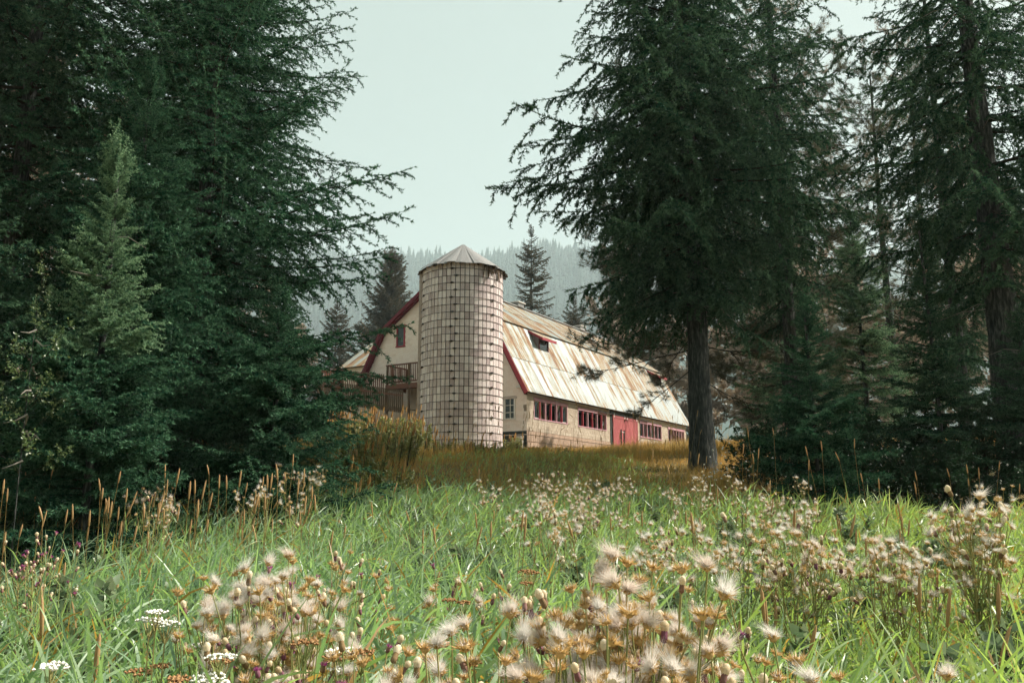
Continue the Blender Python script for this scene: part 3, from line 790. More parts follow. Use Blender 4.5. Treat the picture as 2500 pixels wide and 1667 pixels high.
def pine_branch(seed, L, tuft=46, nl=.17, nw=.006):
    rng = np.random.default_rng(seed); S = Spray(rng)
    ends = []
    n = 10; s = np.linspace(0, 1, n)
    ax = np.stack([s * L, .1 * L * np.sin(s * 4 + rng.uniform(0, 6)) * s, L * (-.22 * s + .25 * s ** 2)], 1); S.line(ax, .006 * L + .004, .005)
    ends.append((ax[-1], unit(ax[-1] - ax[-2])))
    for k in range(int(7 * L)):
        f = rng.uniform(.25, .97); p = np.array([np.interp(f, s, ax[:, i]) for i in range(3)])
        ln = (L * .33 * (1 - f) + .18) * rng.uniform(.6, 1.25); a = rng.uniform(-1.2, 1.2)
        d = unit(np.array([math.cos(a), math.sin(a), rng.uniform(-.45, .1)]))
        q = np.linspace(0, 1, 6)[:, None]; P = p + d * q * ln + UPV * (q ** 2.2) * ln * rng.uniform(.05, .5) + rng.normal(size=(6, 3)) * .012
        S.line(P, .008, .005); ends.append((P[-1], unit(P[-1] - P[-2])))
        for j in range(rng.integers(1, 4)):
            f2 = rng.uniform(.3, .9); pp = P[0] + (P[-1] - P[0]) * f2; d2 = unit(d + rng.normal(size=3) * .7 + UPV * .3); l2 = rng.uniform(.1, .3)
            e = pp + d2 * l2; m_ = (pp + e) / 2 - UPV * l2 * .1; S.line(np.array([pp, m_, e]), .006, .004); ends.append((e, unit(d2 + UPV * .6)))
    V, F, mi, ti = S.grow(1, .001, .0001, bare=0)
    keep = mi == 1; F = F[keep]; mi = mi[keep]
    Vs = [V]; Fs = [F]; Ms = [mi]; Ts = [ti]; o = len(V)
    for p, d in ends:
        k = rng.integers(int(tuft * .7), int(tuft * 1.3)); rd = unit(rng.normal(size=(k, 3)) * .75 + d * rng.uniform(.25, .7))
        b = p - d * rng.uniform(0, .10, (k, 1)); ln = nl * rng.uniform(.65, 1.15, (k, 1)); sd = unit(np.cross(rd, rng.normal(size=(k, 3)))) * nw / 2
        tip = b + rd * ln - UPV * ln * .12
        Vs.append(np.stack([b - sd, b + sd, tip], 1).reshape(-1, 3)); Fs.append(np.arange(k * 3).reshape(-1, 3) + o); o += k * 3
        Ms.append(np.zeros(k, int)); Ts.append(np.repeat(np.clip(rng.uniform(0, .5) + rng.normal(size=k) * .12, 0, 1), 3))
    return np.concatenate(Vs), np.concatenate(Fs), np.concatenate(Ms), np.concatenate(Ts)

def leafy_branch(seed, L, nleaf, ls, spread=.5, rise=.2):
    rng = np.random.default_rng(seed); S = Spray(rng); pts = []; dirs = []
    s = np.linspace(0, 1, 8); ax = np.stack([s * L, .12 * L * np.sin(s * 4 + rng.uniform(0, 6)) * s, L * rise * s ** 1.4], 1); S.line(ax, .007 * L + .003, .002)
    for k in range(int(10 + 5 * L)):
        f = rng.uniform(.15, 1); p = np.array([np.interp(f, s, ax[:, i]) for i in range(3)])
        d = unit(np.array([.6, rng.normal() * .9, rng.normal() * .6 + .1])); ln = L * spread * (1 - .6 * f) * rng.uniform(.4, 1)
        q = np.linspace(0, 1, 5)[:, None]; P = p + d * q * ln + rng.normal(size=(5, 3)) * .02 * L; S.line(P, .004, .0015)
        m_ = nleaf // int(10 + 5 * L) + 1; t = rng.uniform(.1, 1, m_)
        pts.append(np.stack([np.interp(t, q[:, 0], P[:, i]) for i in range(3)], 1)); dirs.append(np.repeat(d[None], m_, 0))
    V, F, mi, ti = S.grow(1, .001, .0001, bare=0); keep = mi == 1; F = F[keep]; mi = mi[keep]
    p = np.concatenate(pts); d = np.concatenate(dirs); m = len(p)
    dr = unit(d * .5 + rng.normal(size=(m, 3)) * .8 - UPV * .15); sd = unit(np.cross(dr, rng.normal(size=(m, 3)) + UPV)); nn = np.cross(dr, sd)
    l = ls * rng.uniform(.55, 1.2, (m, 1)); b = p + dr * l * .15
    LV = np.stack([b, b + dr * l * .45 + sd * l * .30 + nn * l * .06, b + dr * l, b + dr * l * .45 - sd * l * .30 + nn * l * .06], 1).reshape(-1, 3)
    i0 = np.arange(m)[:, None] * 4 + len(V)
    LF = np.concatenate([i0 + np.array([0, 1, 2]), i0 + np.array([0, 2, 3])])
    return (np.concatenate([V, LV]), np.concatenate([F, LF]), np.concatenate([mi, np.zeros(len(LF), int)]),
            np.concatenate([ti, np.repeat(np.clip(rng.beta(1.2, 3, m), 0, 1), 4)]))

def bank(name, gens, leafm, wood):
    return [mesh_np(name, V, F, mats=[leafm, wood], midx=mi, tint=ti) for V, F, mi, ti in gens]
def remat(meshes, leafm):
    out = []
    for me in meshes:
        c = me.copy(); c.materials[0] = leafm; out.append(c)
    return out
FB = {'L': bank('fir_branch', [fir_branch(100 + i, 3.4, .75, bsp=.15, tsp=.085, per_m=105) for i in range(4)], M['fir'], M['twig']),
      'M': bank('fir_branch', [fir_branch(200 + i, 2.1, .6) for i in range(4)], M['fir'], M['twig']),
      'S': bank('fir_branch', [fir_branch(300 + i, 1.1, .35, rise=.05, bsp=.085, tsp=.06) for i in range(4)], M['fir'], M['twig'])}
LEN = {'L': 3.4, 'M': 2.1, 'S': 1.1}
FBD = {k: remat(v, M['fir_dark']) for k, v in FB.items()}
FBY = {k: remat(v, M['fir_young_lit']) for k, v in FB.items()}
WB = {'L': bank('fir_branch', [fir_branch(400 + i, 3.4, 1.2, bsp=.17, tsp=.075, per_m=110, nl=.058, nw=.021, rise=.10, bl_k=.36) for i in range(4)], M['fir_dark'], M['twig']),
      'M': bank('fir_branch', [fir_branch(420 + i, 2.1, 1.1, bsp=.16, tsp=.075, per_m=110, nl=.055, nw=.021) for i in range(3)], M['fir_dark'], M['twig']), 'S': FBD['S']}
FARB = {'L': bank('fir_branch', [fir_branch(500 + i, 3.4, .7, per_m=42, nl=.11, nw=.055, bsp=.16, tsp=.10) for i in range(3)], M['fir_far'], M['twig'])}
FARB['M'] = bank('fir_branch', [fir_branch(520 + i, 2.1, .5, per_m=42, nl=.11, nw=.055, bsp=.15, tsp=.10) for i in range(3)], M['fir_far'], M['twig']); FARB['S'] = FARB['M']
PB = bank('pine_branch', [pine_branch(600 + i, 2.6) for i in range(4)], M['pine'], M['twig'])
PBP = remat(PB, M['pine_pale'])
LFB = bank('leafy_branch', [leafy_branch(700 + i, 1.3, 150, .075) for i in range(3)], M['leaf'], M['twig'])
LHB = bank('leafy_branch', [leafy_branch(720 + i, 1.1, 420, .05, .55, .35) for i in range(4)], M['leaf_hedge'], M['twig'])
LPB = bank('leafy_branch', [leafy_branch(740 + i, 3.0, 900, .17, .5, .3) for i in range(3)], M['leaf_pale'], M['twig'])
LGB = bank('leafy_branch', [leafy_branch(760 + i, 3.0, 800, .17, .5, .3) for i in range(3)], M['leaf'], M['twig'])

def trunk_mesh(seed, h, r0, r1=.03, lean=(0, 0), sides=18, rough=.09):
    rng = np.random.default_rng(seed); n = max(10, int(h / .25)); s = np.linspace(0, 1, n)
    z = s * h - .35; flare = 1 + .45 * np.exp(-s * h / .45)
    rad = (r0 + (r1 - r0) * s ** .9) * flare
    ph = rng.uniform(0, 6, 6); ang = np.arange(sides) * 2 * math.pi / sides
    S_, A_ = np.meshgrid(s * h, ang, indexing='ij')
    mod = 1 + rough * (np.sin(A_ * 5 + np.sin(S_ * 1.3 + ph[0]) * 1.2 + ph[1]) * .5 + np.sin(A_ * 9 + S_ * .9 + ph[2]) * .4 + rng.normal(size=A_.shape) * .25)
    bx_ = lean[0] * s * h + .05 * np.sin(s * h * .4 + ph[3]) * s; by_ = lean[1] * s * h
    V = np.stack([bx_[:, None] + rad[:, None] * mod * np.cos(A_), by_[:, None] + rad[:, None] * mod * np.sin(A_), np.repeat(z[:, None], sides, 1)], -1).reshape(-1, 3)
    idx = np.arange(n * sides).reshape(n, sides); nx_ = np.roll(idx, -1, 1)
    F = np.stack([idx[:-1], nx_[:-1], nx_[1:], idx[1:]], -1).reshape(-1, 4)
    return mesh_np('trunk', V, F, M['bark'], smooth_shade=True)

def crown_twigs(seed, h, z0, r, n):
    """bare limbs and dead twigs close to the trunk"""
    rng = random.Random(seed); b = MB()
    for i in range(n):
        z = z0 + (h - z0) * rng.random() ** 1.4 * .8; a = rng.uniform(0, 6.28); l = r * rng.uniform(.2, .5)
        p = Vector((0, 0, z)); d = Vector((math.cos(a), math.sin(a), rng.uniform(-.25, .1)))
        b.tube([p, p + d * l * .5 + Vector((0, 0, rng.uniform(-.1, .05))), p + d * l + Vector((0, 0, -l * rng.uniform(.1, .4)))], [.014, .008, .003], 4, False)
    return b.mesh('crown', M['deadtwig'])

def conifer(name, label, x, y, h, r, z_low, bankd, seed, rad=.25, step=.42, per=5, low_r=1.0, elev=(-18, 35), lean=(0, 0), dens_top=None, group='conifers', side=None, zb=None, top_pow=.85, twn=14, mid=.25, top_bank=None):
    rng = random.Random(seed); z0 = gz(x, y) if zb is None else zb
    t = thing(name, label, 'tree', (x, y, z0), 0, group)
    put('trunk', trunk_mesh(seed, h, rad, .02, lean), t)
    cr = put('crown', crown_twigs(seed, h, z_low * .8 + .2, r * .8, twn), t)
    z = z_low; a0 = rng.uniform(0, 6)
    while z < h - .15:
        f = (z - z_low) / (h - z_low)
        if f < mid: rl = r * (low_r + (1 - low_r) * f / mid)
        else: rl = r * ((1 - f) / (1 - mid)) ** top_pow
        rl = max(rl, .22)
        st = step * (1 if rl > 1.2 else .75)
        k = per if rl > .8 else 5
        if dens_top and z > dens_top: k = max(3, k - 2); st *= 1.7
        for i in range(k):
            a = a0 + i * 6.283 / k + rng.uniform(-.45, .45)
            ln = rl * rng.uniform(.58, 1.14)
            if side: ln *= side(a, z)
            if ln < .15: continue
            c = 'L' if ln > 2.6 else 'M' if ln > 1.35 else 'S'
            me = rng.choice((top_bank if top_bank and f > .5 else bankd)[c]); sc = ln / LEN[c]
            el = elev[0] + (elev[1] - elev[0]) * f + rng.uniform(-10, 10)
            zz = z + rng.uniform(-st * .5, st * .5)
            put('branch', me, cr, (lean[0] * zz, lean[1] * zz, zz), (rng.uniform(-.25, .25), -R(el), a), (sc, sc, sc * rng.uniform(.9, 1.2)))
        a0 += 2.4; z += st
    for i in range(3):      # leader
        put('branch', rng.choice((top_bank or bankd)['S']), cr, (lean[0] * h, lean[1] * h, h - .75 + i * .12), (0, -R(80 + i * 4), i * 2.1), .62)
    return t

def spread_tree(name, label, x, y, h, r, z_low, meshes, seed, L0, rad=.2, n=60, cat='tree', group=None, el=(-10, 60), zb=None, trunk=True, flat=1.0, lo=.35):
    rng = random.Random(seed); z0 = gz(x, y) if zb is None else zb
    t = thing(name, label, cat, (x, y, z0), 0, group)
    if trunk: put('trunk', trunk_mesh(seed, h * .95, rad, min(.03, rad * .35)), t)
    cr = put('crown', crown_twigs(seed, h, z_low, r * .7, 10), t)
    for i in range(n):
        f = (i + rng.random()) / n; z = z_low + (h - z_low) * f
        rl = r * (lo + (1 - lo) * math.sin(min(1, f * 1.25 + .12) * math.pi) ** .6) if f < .9 else r * .5
        a = i * 2.4 + rng.uniform(-.4, .4); ln = rl * rng.uniform(.65, 1.1); sc = ln / L0
        put('branch', rng.choice(meshes), cr, (0, 0, z * .97), (rng.uniform(-.6, .6), -R(el[0] + (el[1] - el[0]) * f ** 1.3 + rng.uniform(-14, 14)), a), (sc, sc * flat, sc * flat))
    return t

# ---- left firs
conifer('fir_tree', 'tall dark fir whose long boughs reach out over the sky beside the silo', -5.75, 15.0, 17, 3.95, .7, FB, 11, .22, .33, 7, .92, (-12, 34), dens_top=13, group='left fir grove', top_pow=.85, mid=.28)
conifer('fir_tree', 'dark fir filling the upper corner of the photo behind the young firs', -9.6, 15.5, 22, 3.9, .5, FBD, 12, .20, .36, 6, 1, (-14, 30), dens_top=13, group='left fir grove', mid=.35)
conifer('fir_tree', 'shaded fir crowded behind the tall bough-spreading fir', -8.2, 20.5, 24, 3.9, 1, FBD, 13, .2, .42, 6, 1, (-14, 30), dens_top=15, group='left fir grove', mid=.4)
conifer('fir_tree', 'slim shaded fir at the outer edge of the dark grove', -13.5, 20.0, 23, 3.8, 1, FBD, 14, .2, .5, 6, 1, (-14, 30), dens_top=15, group='left fir grove', mid=.4)
conifer('young_fir', 'young fir with sunlit pale green leader in front of the dark grove', -5.0, 10.0, 5.75, 1.35, .1, FB, 15, .06, .2, 6, 1.0, (-4, 42), group='young firs', mid=.12, twn=3, top_bank=FBY)  # upper boughs take the paler needles, so the sunlit top is coloured in
conifer('young_fir', 'taller young fir just behind the sunlit one', -5.55, 12.0, 7.5, 2.2, .1, FB, 16, .07, .24, 6, 1.0, (-6, 42), group='young firs', mid=.15, twn=4)
conifer('young_fir', 'low spreading young fir at the inner end of the grove above the grass', -3.45, 12.2, 3.9, 2.0, .1, FB, 17, .06, .2, 7, 1.0, (-4, 30), group='young firs', mid=.15, twn=3)
conifer('young_fir', 'stocky young fir by the leafy shrub near the photo edge', -7.3, 10.4, 6.2, 2.2, .1, FBD, 18, .07, .24, 6, 1.0, (-6, 40), group='young firs', mid=.15, twn=3)
# ---- right trees
def r1side(a, z): return 1.12 if math.cos(a) < -.2 else .95
conifer('fir_tree', 'big fir with clean straight trunk standing before the barn end', 4.5, 20.0, 21, 4.5, 4.3, WB, 21, .30, .36, 7, .62, (-22, 22), dens_top=14.5, group='right firs', side=r1side, mid=.22, twn=40)
conifer('fir_tree', 'thin-trunked dark fir next right of the big clean-trunked fir', 8.1, 24.0, 20, 3.6, 4.2, WB, 22, .22, .56, 4, .6, (-22, 20), dens_top=16, group='right firs', mid=.2, twn=40)
conifer('fir_tree', 'massive rough-barked fir at the far edge of the meadow', 10.15, 17.0, 18, 4.4, 4.2, WB, 23, .38, .56, 5, .6, (-16, 20), dens_top=13, group='right firs', mid=.2, twn=60)
conifer('young_fir', 'young fir with bare thin leader rising from the dark hedge', 5.05, 14.0, 3.9, 1.35, .1, FB, 24, .04, .22, 6, 1.0, (-4, 40), group='young firs', mid=.15, twn=3)
conifer('young_fir', 'tall spindly young fir beside the massive rough-barked fir', 7.95, 15.6, 5.6, 1.15, .4, FBD, 25, .05, .26, 5, .9, (-6, 40), group='young firs', mid=.15, twn=6)
conifer('young_fir', 'bushy young fir at the foot of the massive rough-barked fir', 9.4, 15.2, 3.6, 1.6, .1, FBD, 26, .06, .22, 6, 1.0, (-4, 35), group='young firs', mid=.15, twn=3)
conifer('fir_tree', 'shaded fir showing through between the two biggest firs', 14.6, 27.0, 20, 3.8, 3, WB, 27, .22, .75, 4, .8, (-18, 20), dens_top=18, group='right firs', mid=.3)
conifer('fir_tree', 'dark fir beyond the massive fir at the picture edge', 15.5, 21.0, 18, 3.8, 1.5, WB, 28, .22, .7, 4, .9, (-16, 20), dens_top=16, group='right firs', mid=.3)
conifer('young_fir', 'lighter green young fir glowing in the gap left of the massive fir', 10.6, 25.0, 7.5, 2.0, .3, FBY, 29, .08, .3, 5, 1.0, (-4, 40), group='young firs', mid=.15, twn=3)
conifer('young_fir', 'second lighter green young fir in the gap, nearer the thin trunk', 9.0, 27.5, 9.0, 2.0, .6, FBY, 30, .08, .34, 5, 1.0, (-4, 40), group='young firs', mid=.15, twn=3)
# pines
spread_tree('pine_tree', 'pine with drooping needle tufts hanging over the barn roof', 6.3, 28.5, 15, 4.6, 2.9, PB, 31, 2.6, .2, 60, group='pines', el=(-20, 45), lo=.8)
_p = bpy.data.objects['pine_tree']; _c = [c for c in _p.children if c.name.startswith('crown')][0]; _r = random.Random(4)
for i in range(10):
    _l = _r.uniform(3.0, 5.0) / 2.6
    put('branch', _r.choice(PB), _c, (0, 0, _r.uniform(3.4, 8.0)), (_r.uniform(-.5, .5), -R(_r.uniform(-14, 10)), R(_r.uniform(148, 235))), (_l, _l * .8, _l * .8))
spread_tree('pine_tree', 'pine with brown-tipped needles behind the thin-trunked fir', 10.6, 31, 16, 4.0, 1.6, PB, 32, 2.6, .2, 64, group='pines', el=(-20, 45), lo=.8)
spread_tree('pine_tree', 'loose pine standing on the golden grass rise', 15.2, 33, 17, 4.2, 2.2, PB, 33, 2.6, .2, 60, group='pines', el=(-20, 45), lo=.8)
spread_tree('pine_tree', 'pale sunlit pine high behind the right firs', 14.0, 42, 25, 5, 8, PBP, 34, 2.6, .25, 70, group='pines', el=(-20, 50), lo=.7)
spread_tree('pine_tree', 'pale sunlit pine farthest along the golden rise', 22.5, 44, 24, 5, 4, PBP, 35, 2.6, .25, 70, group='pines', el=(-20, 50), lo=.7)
spread_tree('broadleaf_tree', 'pale leafy tree lit from behind past the last pine', 29, 50, 19, 6.5, 2, LPB, 36, 3, .25, 46, group='pale leafy trees')
spread_tree('broadleaf_tree', 'pale leafy tree behind the gap under the right firs', 19, 56, 17, 6, 1, LPB, 37, 3, .25, 46, group='pale leafy trees')
spread_tree('broadleaf_tree', 'pale birch-like tree glimpsed behind the dark grove', -21, 31, 21, 6, 2, LPB, 38, 3, .2, 46, group='pale leafy trees')
# behind the barn
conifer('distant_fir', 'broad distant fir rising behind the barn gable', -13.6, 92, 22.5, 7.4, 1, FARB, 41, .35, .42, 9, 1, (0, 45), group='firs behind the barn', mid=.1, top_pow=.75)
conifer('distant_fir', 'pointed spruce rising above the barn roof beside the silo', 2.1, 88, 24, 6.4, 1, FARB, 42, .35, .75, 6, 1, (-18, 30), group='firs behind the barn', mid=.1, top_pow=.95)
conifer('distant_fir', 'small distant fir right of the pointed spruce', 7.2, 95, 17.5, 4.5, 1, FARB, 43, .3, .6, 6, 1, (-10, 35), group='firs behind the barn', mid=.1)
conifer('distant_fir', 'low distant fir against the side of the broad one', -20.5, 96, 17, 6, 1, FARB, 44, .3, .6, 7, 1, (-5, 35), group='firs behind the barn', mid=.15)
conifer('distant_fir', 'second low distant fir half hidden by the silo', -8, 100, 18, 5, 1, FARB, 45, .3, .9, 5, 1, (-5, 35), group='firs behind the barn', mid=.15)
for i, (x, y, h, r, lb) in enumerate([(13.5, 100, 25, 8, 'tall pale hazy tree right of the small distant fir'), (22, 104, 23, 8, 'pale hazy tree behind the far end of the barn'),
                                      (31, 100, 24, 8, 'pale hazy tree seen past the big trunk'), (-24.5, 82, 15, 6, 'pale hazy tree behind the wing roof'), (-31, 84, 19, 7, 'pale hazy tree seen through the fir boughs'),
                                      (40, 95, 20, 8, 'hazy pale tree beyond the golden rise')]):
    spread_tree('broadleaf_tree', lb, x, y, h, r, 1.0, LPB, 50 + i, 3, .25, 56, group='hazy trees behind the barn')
# shrubs
spread_tree('leafy_shrub', 'broad-leaved shrub with upright twigs at the dark grove edge', -5.2, 9.0, 4.0, .7, 1.6, LFB, 61, 1.3, .010, 16, 'shrub', el=(20, 75))
spread_tree('leafy_shrub', 'small dark-leaved sapling growing in the thistle meadow', 1.39, 5.2, 1.35, .42, .35, LFB, 62, 1.3, .012, 9, 'shrub', el=(20, 75))
spread_tree('leafy_shrub', 'thin bare-stemmed shrub on the golden grass rise', 12.9, 26, 2.6, 1.2, .8, LFB, 63, 1.3, .03, 10, 'shrub', el=(30, 75))

def berries(seed, r, h, n):
    rng = random.Random(seed); b = MB()
    for i in range(n):
        a = rng.uniform(0, 6.28); f = rng.random(); rr = r * rng.uniform(.8, 1.2); z = h * (.2 + 1.1 * f)
        c = (rr * math.cos(a) * (1.15 - .4 * f), rr * math.sin(a) * (1.15 - .4 * f), z); q = rng.uniform(.016, .026)
        b.add([(c[0] + q * dx, c[1] + q * dy, c[2] + q * dz) for dx, dy, dz in ((1, 0, 0), (-1, 0, 0), (0, 1, 0), (0, -1, 0), (0, 0, 1), (0, 0, -1))],
              [(0, 2, 4), (2, 1, 4), (1, 3, 4), (3, 0, 4), (2, 0, 5), (1, 2, 5), (3, 1, 5), (0, 3, 5)])
    return b.mesh('berries', M['berry'], True)
m = MT('white_berry'); M['berry'] = m.pbr((.75, .74, .66), .5, .3)
hed = [(5.0, 17.3, 1.0, .7), (5.7, 16.6, 1.2, .75), (6.6, 16.2, 1.3, .8), (7.6, 16.0, 1.3, .8), (8.6, 15.4, 1.3, .85), (9.6, 14.8, 1.3, .9), (10.6, 14.4, 1.3, 1.0), (6.0, 14.9, 1.2, .6), (7.4, 14.4, 1.2, .7), (12.6, 17.0, 1.4, 1.2), (11.5, 15.0, 1.4, 1.4)]
hl = ['berry bush at the foot of the big clean-trunked fir', 'berry bush second from the big clean trunk', 'dark berry bush behind the bare-leadered young fir', 'dark berry bush between the young firs', 'dark berry bush before the spindly young fir',
      'dark berry bush before the massive fir', 'dark berry bush at the far end of the hedge', 'low berry bush in front of the hedge middle', 'low berry bush in front of the spindly young fir', 'dark berry bush beyond the massive fir', 'tall dark berry bush at the picture edge']
for i, (x, y, r, h) in enumerate(hed):
    t = spread_tree('berry_bush', 'dark leafy ' + hl[i] if not hl[i].startswith('dark') else hl[i], x, y, h, r, .08, LHB, 80 + i, 1.1, .02, 34, 'bush', 'hedge of berry bushes', el=(5, 80), trunk=False, lo=.8)
    put('berries', berries(80 + i, r * .95, h, 110 if i < 4 else 30), t, kind='stuff')
# ------------------------------------------------------------------ meadow: grass, seed stalks, dry grass, thistles
def ribbons(base, direc, length, width, droop, nseg, rng, tint, bendv=None):
    """flat tapering blades: base (n,3), direc (n,3) unit, arrays length,width,droop"""
    n = len(base); side = unit(np.cross(direc, rng.normal(size=(n, 3)) * .6 + np.array([0, 1, 0])))
    Vs = []
    for k in range(nseg + 1):
        t = k / nseg
        p = base + direc * (length * t)[:, None]
        p[:, 2] -= droop * length * t * t
        hv = direc.copy(); hv[:, 2] = 0
        p = p + hv * (droop * length * t * t * .5)[:, None]
        wv = width * (1.0 if k == 0 else (1 - t) ** .55 if t > .3 else 1.0) * .5
        if k == nseg: Vs.append(p[:, None, :])
        else: Vs.append(np.stack([p - side * wv[:, None], p + side * wv[:, None]], 1))
    V = np.concatenate(Vs, 1); nv = V.shape[1]; o = np.arange(n)[:, None] * nv; F = []
    for k in range(nseg - 1):
        a = 2 * k; F += [o + np.array([a, a + 1, a + 3]), o + np.array([a, a + 3, a + 2])]
    a = 2 * (nseg - 1); F.append(o + np.array([a, a + 1, a + 2]))
    return V.reshape(-1, 3), np.concatenate(F), np.repeat(tint, nv)

def frustum_points(rng, n, y0, y1, pw=1.0, margin=.62):
    y = y0 + (y1 - y0) * rng.uniform(0, 1, n) ** pw
    x = rng.uniform(-1, 1, n) * (margin * y * 1.06 + 1.2)
    return x, y

def hgt(x, y):      # local height of the grass sward
    return (1 - .78 * smooth(11.5, 16.5, y)) * (.92 + .10 * np.sin(x * 1.3 + y * .7) + .07 * np.sin(x * 2.9 - y * 1.7 + 1) + .05 * np.sin(x * .6 + 2))
def make_grass(name, label, zones, mat, lean, seed, stops=None):
    rng = np.random.default_rng(seed); VV = []; FF = []; TT = []; o = 0
    for (n, y0, y1, nl, lscale, wscale, nseg, pw) in zones:
        x, y = frustum_points(rng, n, y0, y1, pw); g = ground_z(x, y)
        keep = ~((y > 11.5) & (x < -3.6)); keep &= ~((y > 13.2) & (x > 3.0)); x, y, g = x[keep], y[keep], g[keep]; n = len(x)
        hh = hgt(x, y) * rng.uniform(.72, 1.12, n)
        ln = rng.normal(size=(n, 2)) * .13 + np.array(lean)
        clump = rng.uniform(0, 1, n) * .30 + .50 * smooth(-.35, .55, x / y) + .14 * (np.sin(x * 2.3 + y * 1.9) * .5 + .5)  # rises to the right: brighter, yellower blade colour stands in for sunlight there
        # culm
        cd = unit(np.stack([ln[:, 0], ln[:, 1], np.ones(n)], 1))
        V, F, T = ribbons(np.stack([x, y, g], 1), cd, hh * .95, np.full(n, .006 * wscale), np.zeros(n) + .03, 2, rng, np.clip(clump, 0, .95))
        VV.append(V); FF.append(F + o); TT.append(T); o += len(V)
        for k in range(nl):
            f = .30 + .62 * (k + rng.uniform(0, 1, n)) / nl
            b = np.stack([x, y, g], 1) + cd * (hh * f)[:, None]
            az = rng.uniform(0, 6.28, n); el = np.radians(rng.uniform(38, 78, n))
            d = np.stack([np.cos(az) * np.cos(el) + lean[0] * 1.2, np.sin(az) * np.cos(el) + lean[1], np.sin(el)], 1); d = unit(d)
            L = lscale * rng.uniform(.55, 1.25, n) * (1 - .45 * smooth(11.5, 16.5, y)); w = .0125 * wscale * rng.uniform(.6, 1.25, n)
            tn = np.clip(clump + rng.normal(size=n) * .12 + .55 * smooth(12, 20, y) * rng.uniform(0, 1, n), 0, .99); tn = np.where(rng.uniform(0, 1, n) < .06, .98, tn)
            V, F, T = ribbons(b, d, L, w, rng.uniform(.05, .55, n), nseg, rng, tn)
            VV.append(V); FF.append(F + o); TT.append(T); o += len(V)
    return tag(put(name, mesh_np(name, np.concatenate(VV), np.concatenate(FF), mat, np.concatenate(TT))), label, 'grass', kind='stuff')
make_grass('grass', 'tall pale green reed grass filling the meadow', [
    (5600, .75, 3.2, 6, .30, .95, 4, .6), (10000, 3.0, 6.5, 6, .30, .95, 3, .6), (12000, 6.5, 14.5, 5, .32, 1.25, 2, .7), (7000, 12.5, 22, 4, .26, 1.3, 2, 1.2)], M['grass'], (.16, .02), 70)

# short dry grass on the bank and the rise
def dry_grass():
    rng = np.random.default_rng(71); VV = []; FF = []; TT = []; o = 0
    for n, x0, x1, y0, y1, l0, l1, w in ((12000, -6, 6, 9.5, 15, .4, .8, .007), (34000, -7, 6.5, 13, 27, .2, .42, .010), (30000, -9, 12, 26, 53, .2, .45, .013), (26000, 3, 34, 24, 50, .35, .8, .014), (9000, -26, -4, 18, 50, .4, .8, .014), (9000, 2, 22, 52, 80, .3, .9, .016)):
        x = rng.uniform(x0, x1, n); y = rng.uniform(y0, y1, n)
        q = np.stack([x - C0[0], y - C0[1]], 1); uu = q @ U3[:2]; v_ = q @ V3[:2]
        keep = ~((uu > 0) & (v_ > 0)) & ((x - SX) ** 2 + (y - SY) ** 2 > (SR + .1) ** 2); x, y = x[keep], y[keep]; n = len(x)
        d = unit(np.stack([rng.normal(size=n) * .35 + .1, rng.normal(size=n) * .35, np.ones(n)], 1))
        patch = .5 + .5 * np.sin(x * .8 + y * .33) * np.sin(y * .5 - x * .21 + 1.3)
        tn = np.clip(patch * .55 + rng.uniform(0, .5, n) - .04 + .22 * smooth(30, 46, y) - .10 * (1 - smooth(16, 26, y)) + .15 * smooth(2, 8, x), 0, 1)
        hs = (1 - .4 * smooth(36, 48, y) * (x < 8)) * np.where((np.abs(x - 4) < 3) & (y > 20) & (y < 50), .75, 1.0) * (.45 + 1.0 * (.5 + .5 * np.sin(x * 2.1 + 1.7 * np.sin(y * .9)) * np.sin(y * 1.3 + x * .7)))
        V, F, T = ribbons(np.stack([x, y, ground_z(x, y) - .02], 1), d, rng.uniform(l0, l1, n) * hs, np.full(n, w), rng.uniform(0, .4, n), 2, rng, tn)
        VV.append(V); FF.append(F + o); TT.append(T); o += len(V)
    tag(put('dry_grass', mesh_np('dry_grass', np.concatenate(VV), np.concatenate(FF), M['dry'], np.concatenate(TT))), 'orange-brown dry grass on the bank below the barn', 'grass', kind='stuff')
dry_grass()

# leafy herbs mixed into the grass
def herbs():
    rng = np.random.default_rng(88); src = [leafy_branch(790 + i, 1.0, 110, .075, .16, .05) for i in range(4)]
    VV = []; FF = []; MM = []; TT = []; o = 0
    spots = []
    for n, p0, p1, y0, y1 in ((60, -.55, .6, 3.2, 6), (120, -.1, .55, 4.5, 11), (45, -.6, -.2, 3.5, 8), (30, -.15, .2, 8, 14)):
        for i in range(n): y = rng.uniform(y0, y1); spots.append((rng.uniform(p0, p1) * y, y))
    for x, y in spots:
        for k in range(rng.integers(1, 4)):
            V, F, mi, ti = src[rng.integers(0, 4)]; h = rng.uniform(.6, 1.02); a = rng.uniform(0, 6.28); tl = rng.uniform(0, .3)
            # branch x axis -> up, leaned by tl towards a
            up = np.array([math.sin(tl) * math.cos(a), math.sin(tl) * math.sin(a), math.cos(tl)]); s1 = unit(np.cross(up, np.array([math.sin(a), -math.cos(a), .1]))); s2 = np.cross(up, s1)
            W_ = V[:, :1] * h * up + V[:, 1:2] * h * s1 + V[:, 2:] * h * s2 + np.array([x + rng.normal() * .06, y + rng.normal() * .06, gz(x, y)])
            VV.append(W_); FF.append(F + o); MM.append(mi); TT.append(ti); o += len(V)
    tag(put('meadow_herbs', mesh_np('meadow_herbs', np.concatenate(VV), np.concatenate(FF), mats=[M['leaf_herb'], M['twig']], midx=np.concatenate(MM), tint=np.concatenate(TT))), 'leafy green herbs growing through the meadow grass', 'herbs', kind='stuff')
m = MT('herb_leaf'); M['leaf_herb'] = m.leaf(m.mix(m.attr(), (.12, .19, .09), (.34, .36, .2)), .4, .04)
herbs()

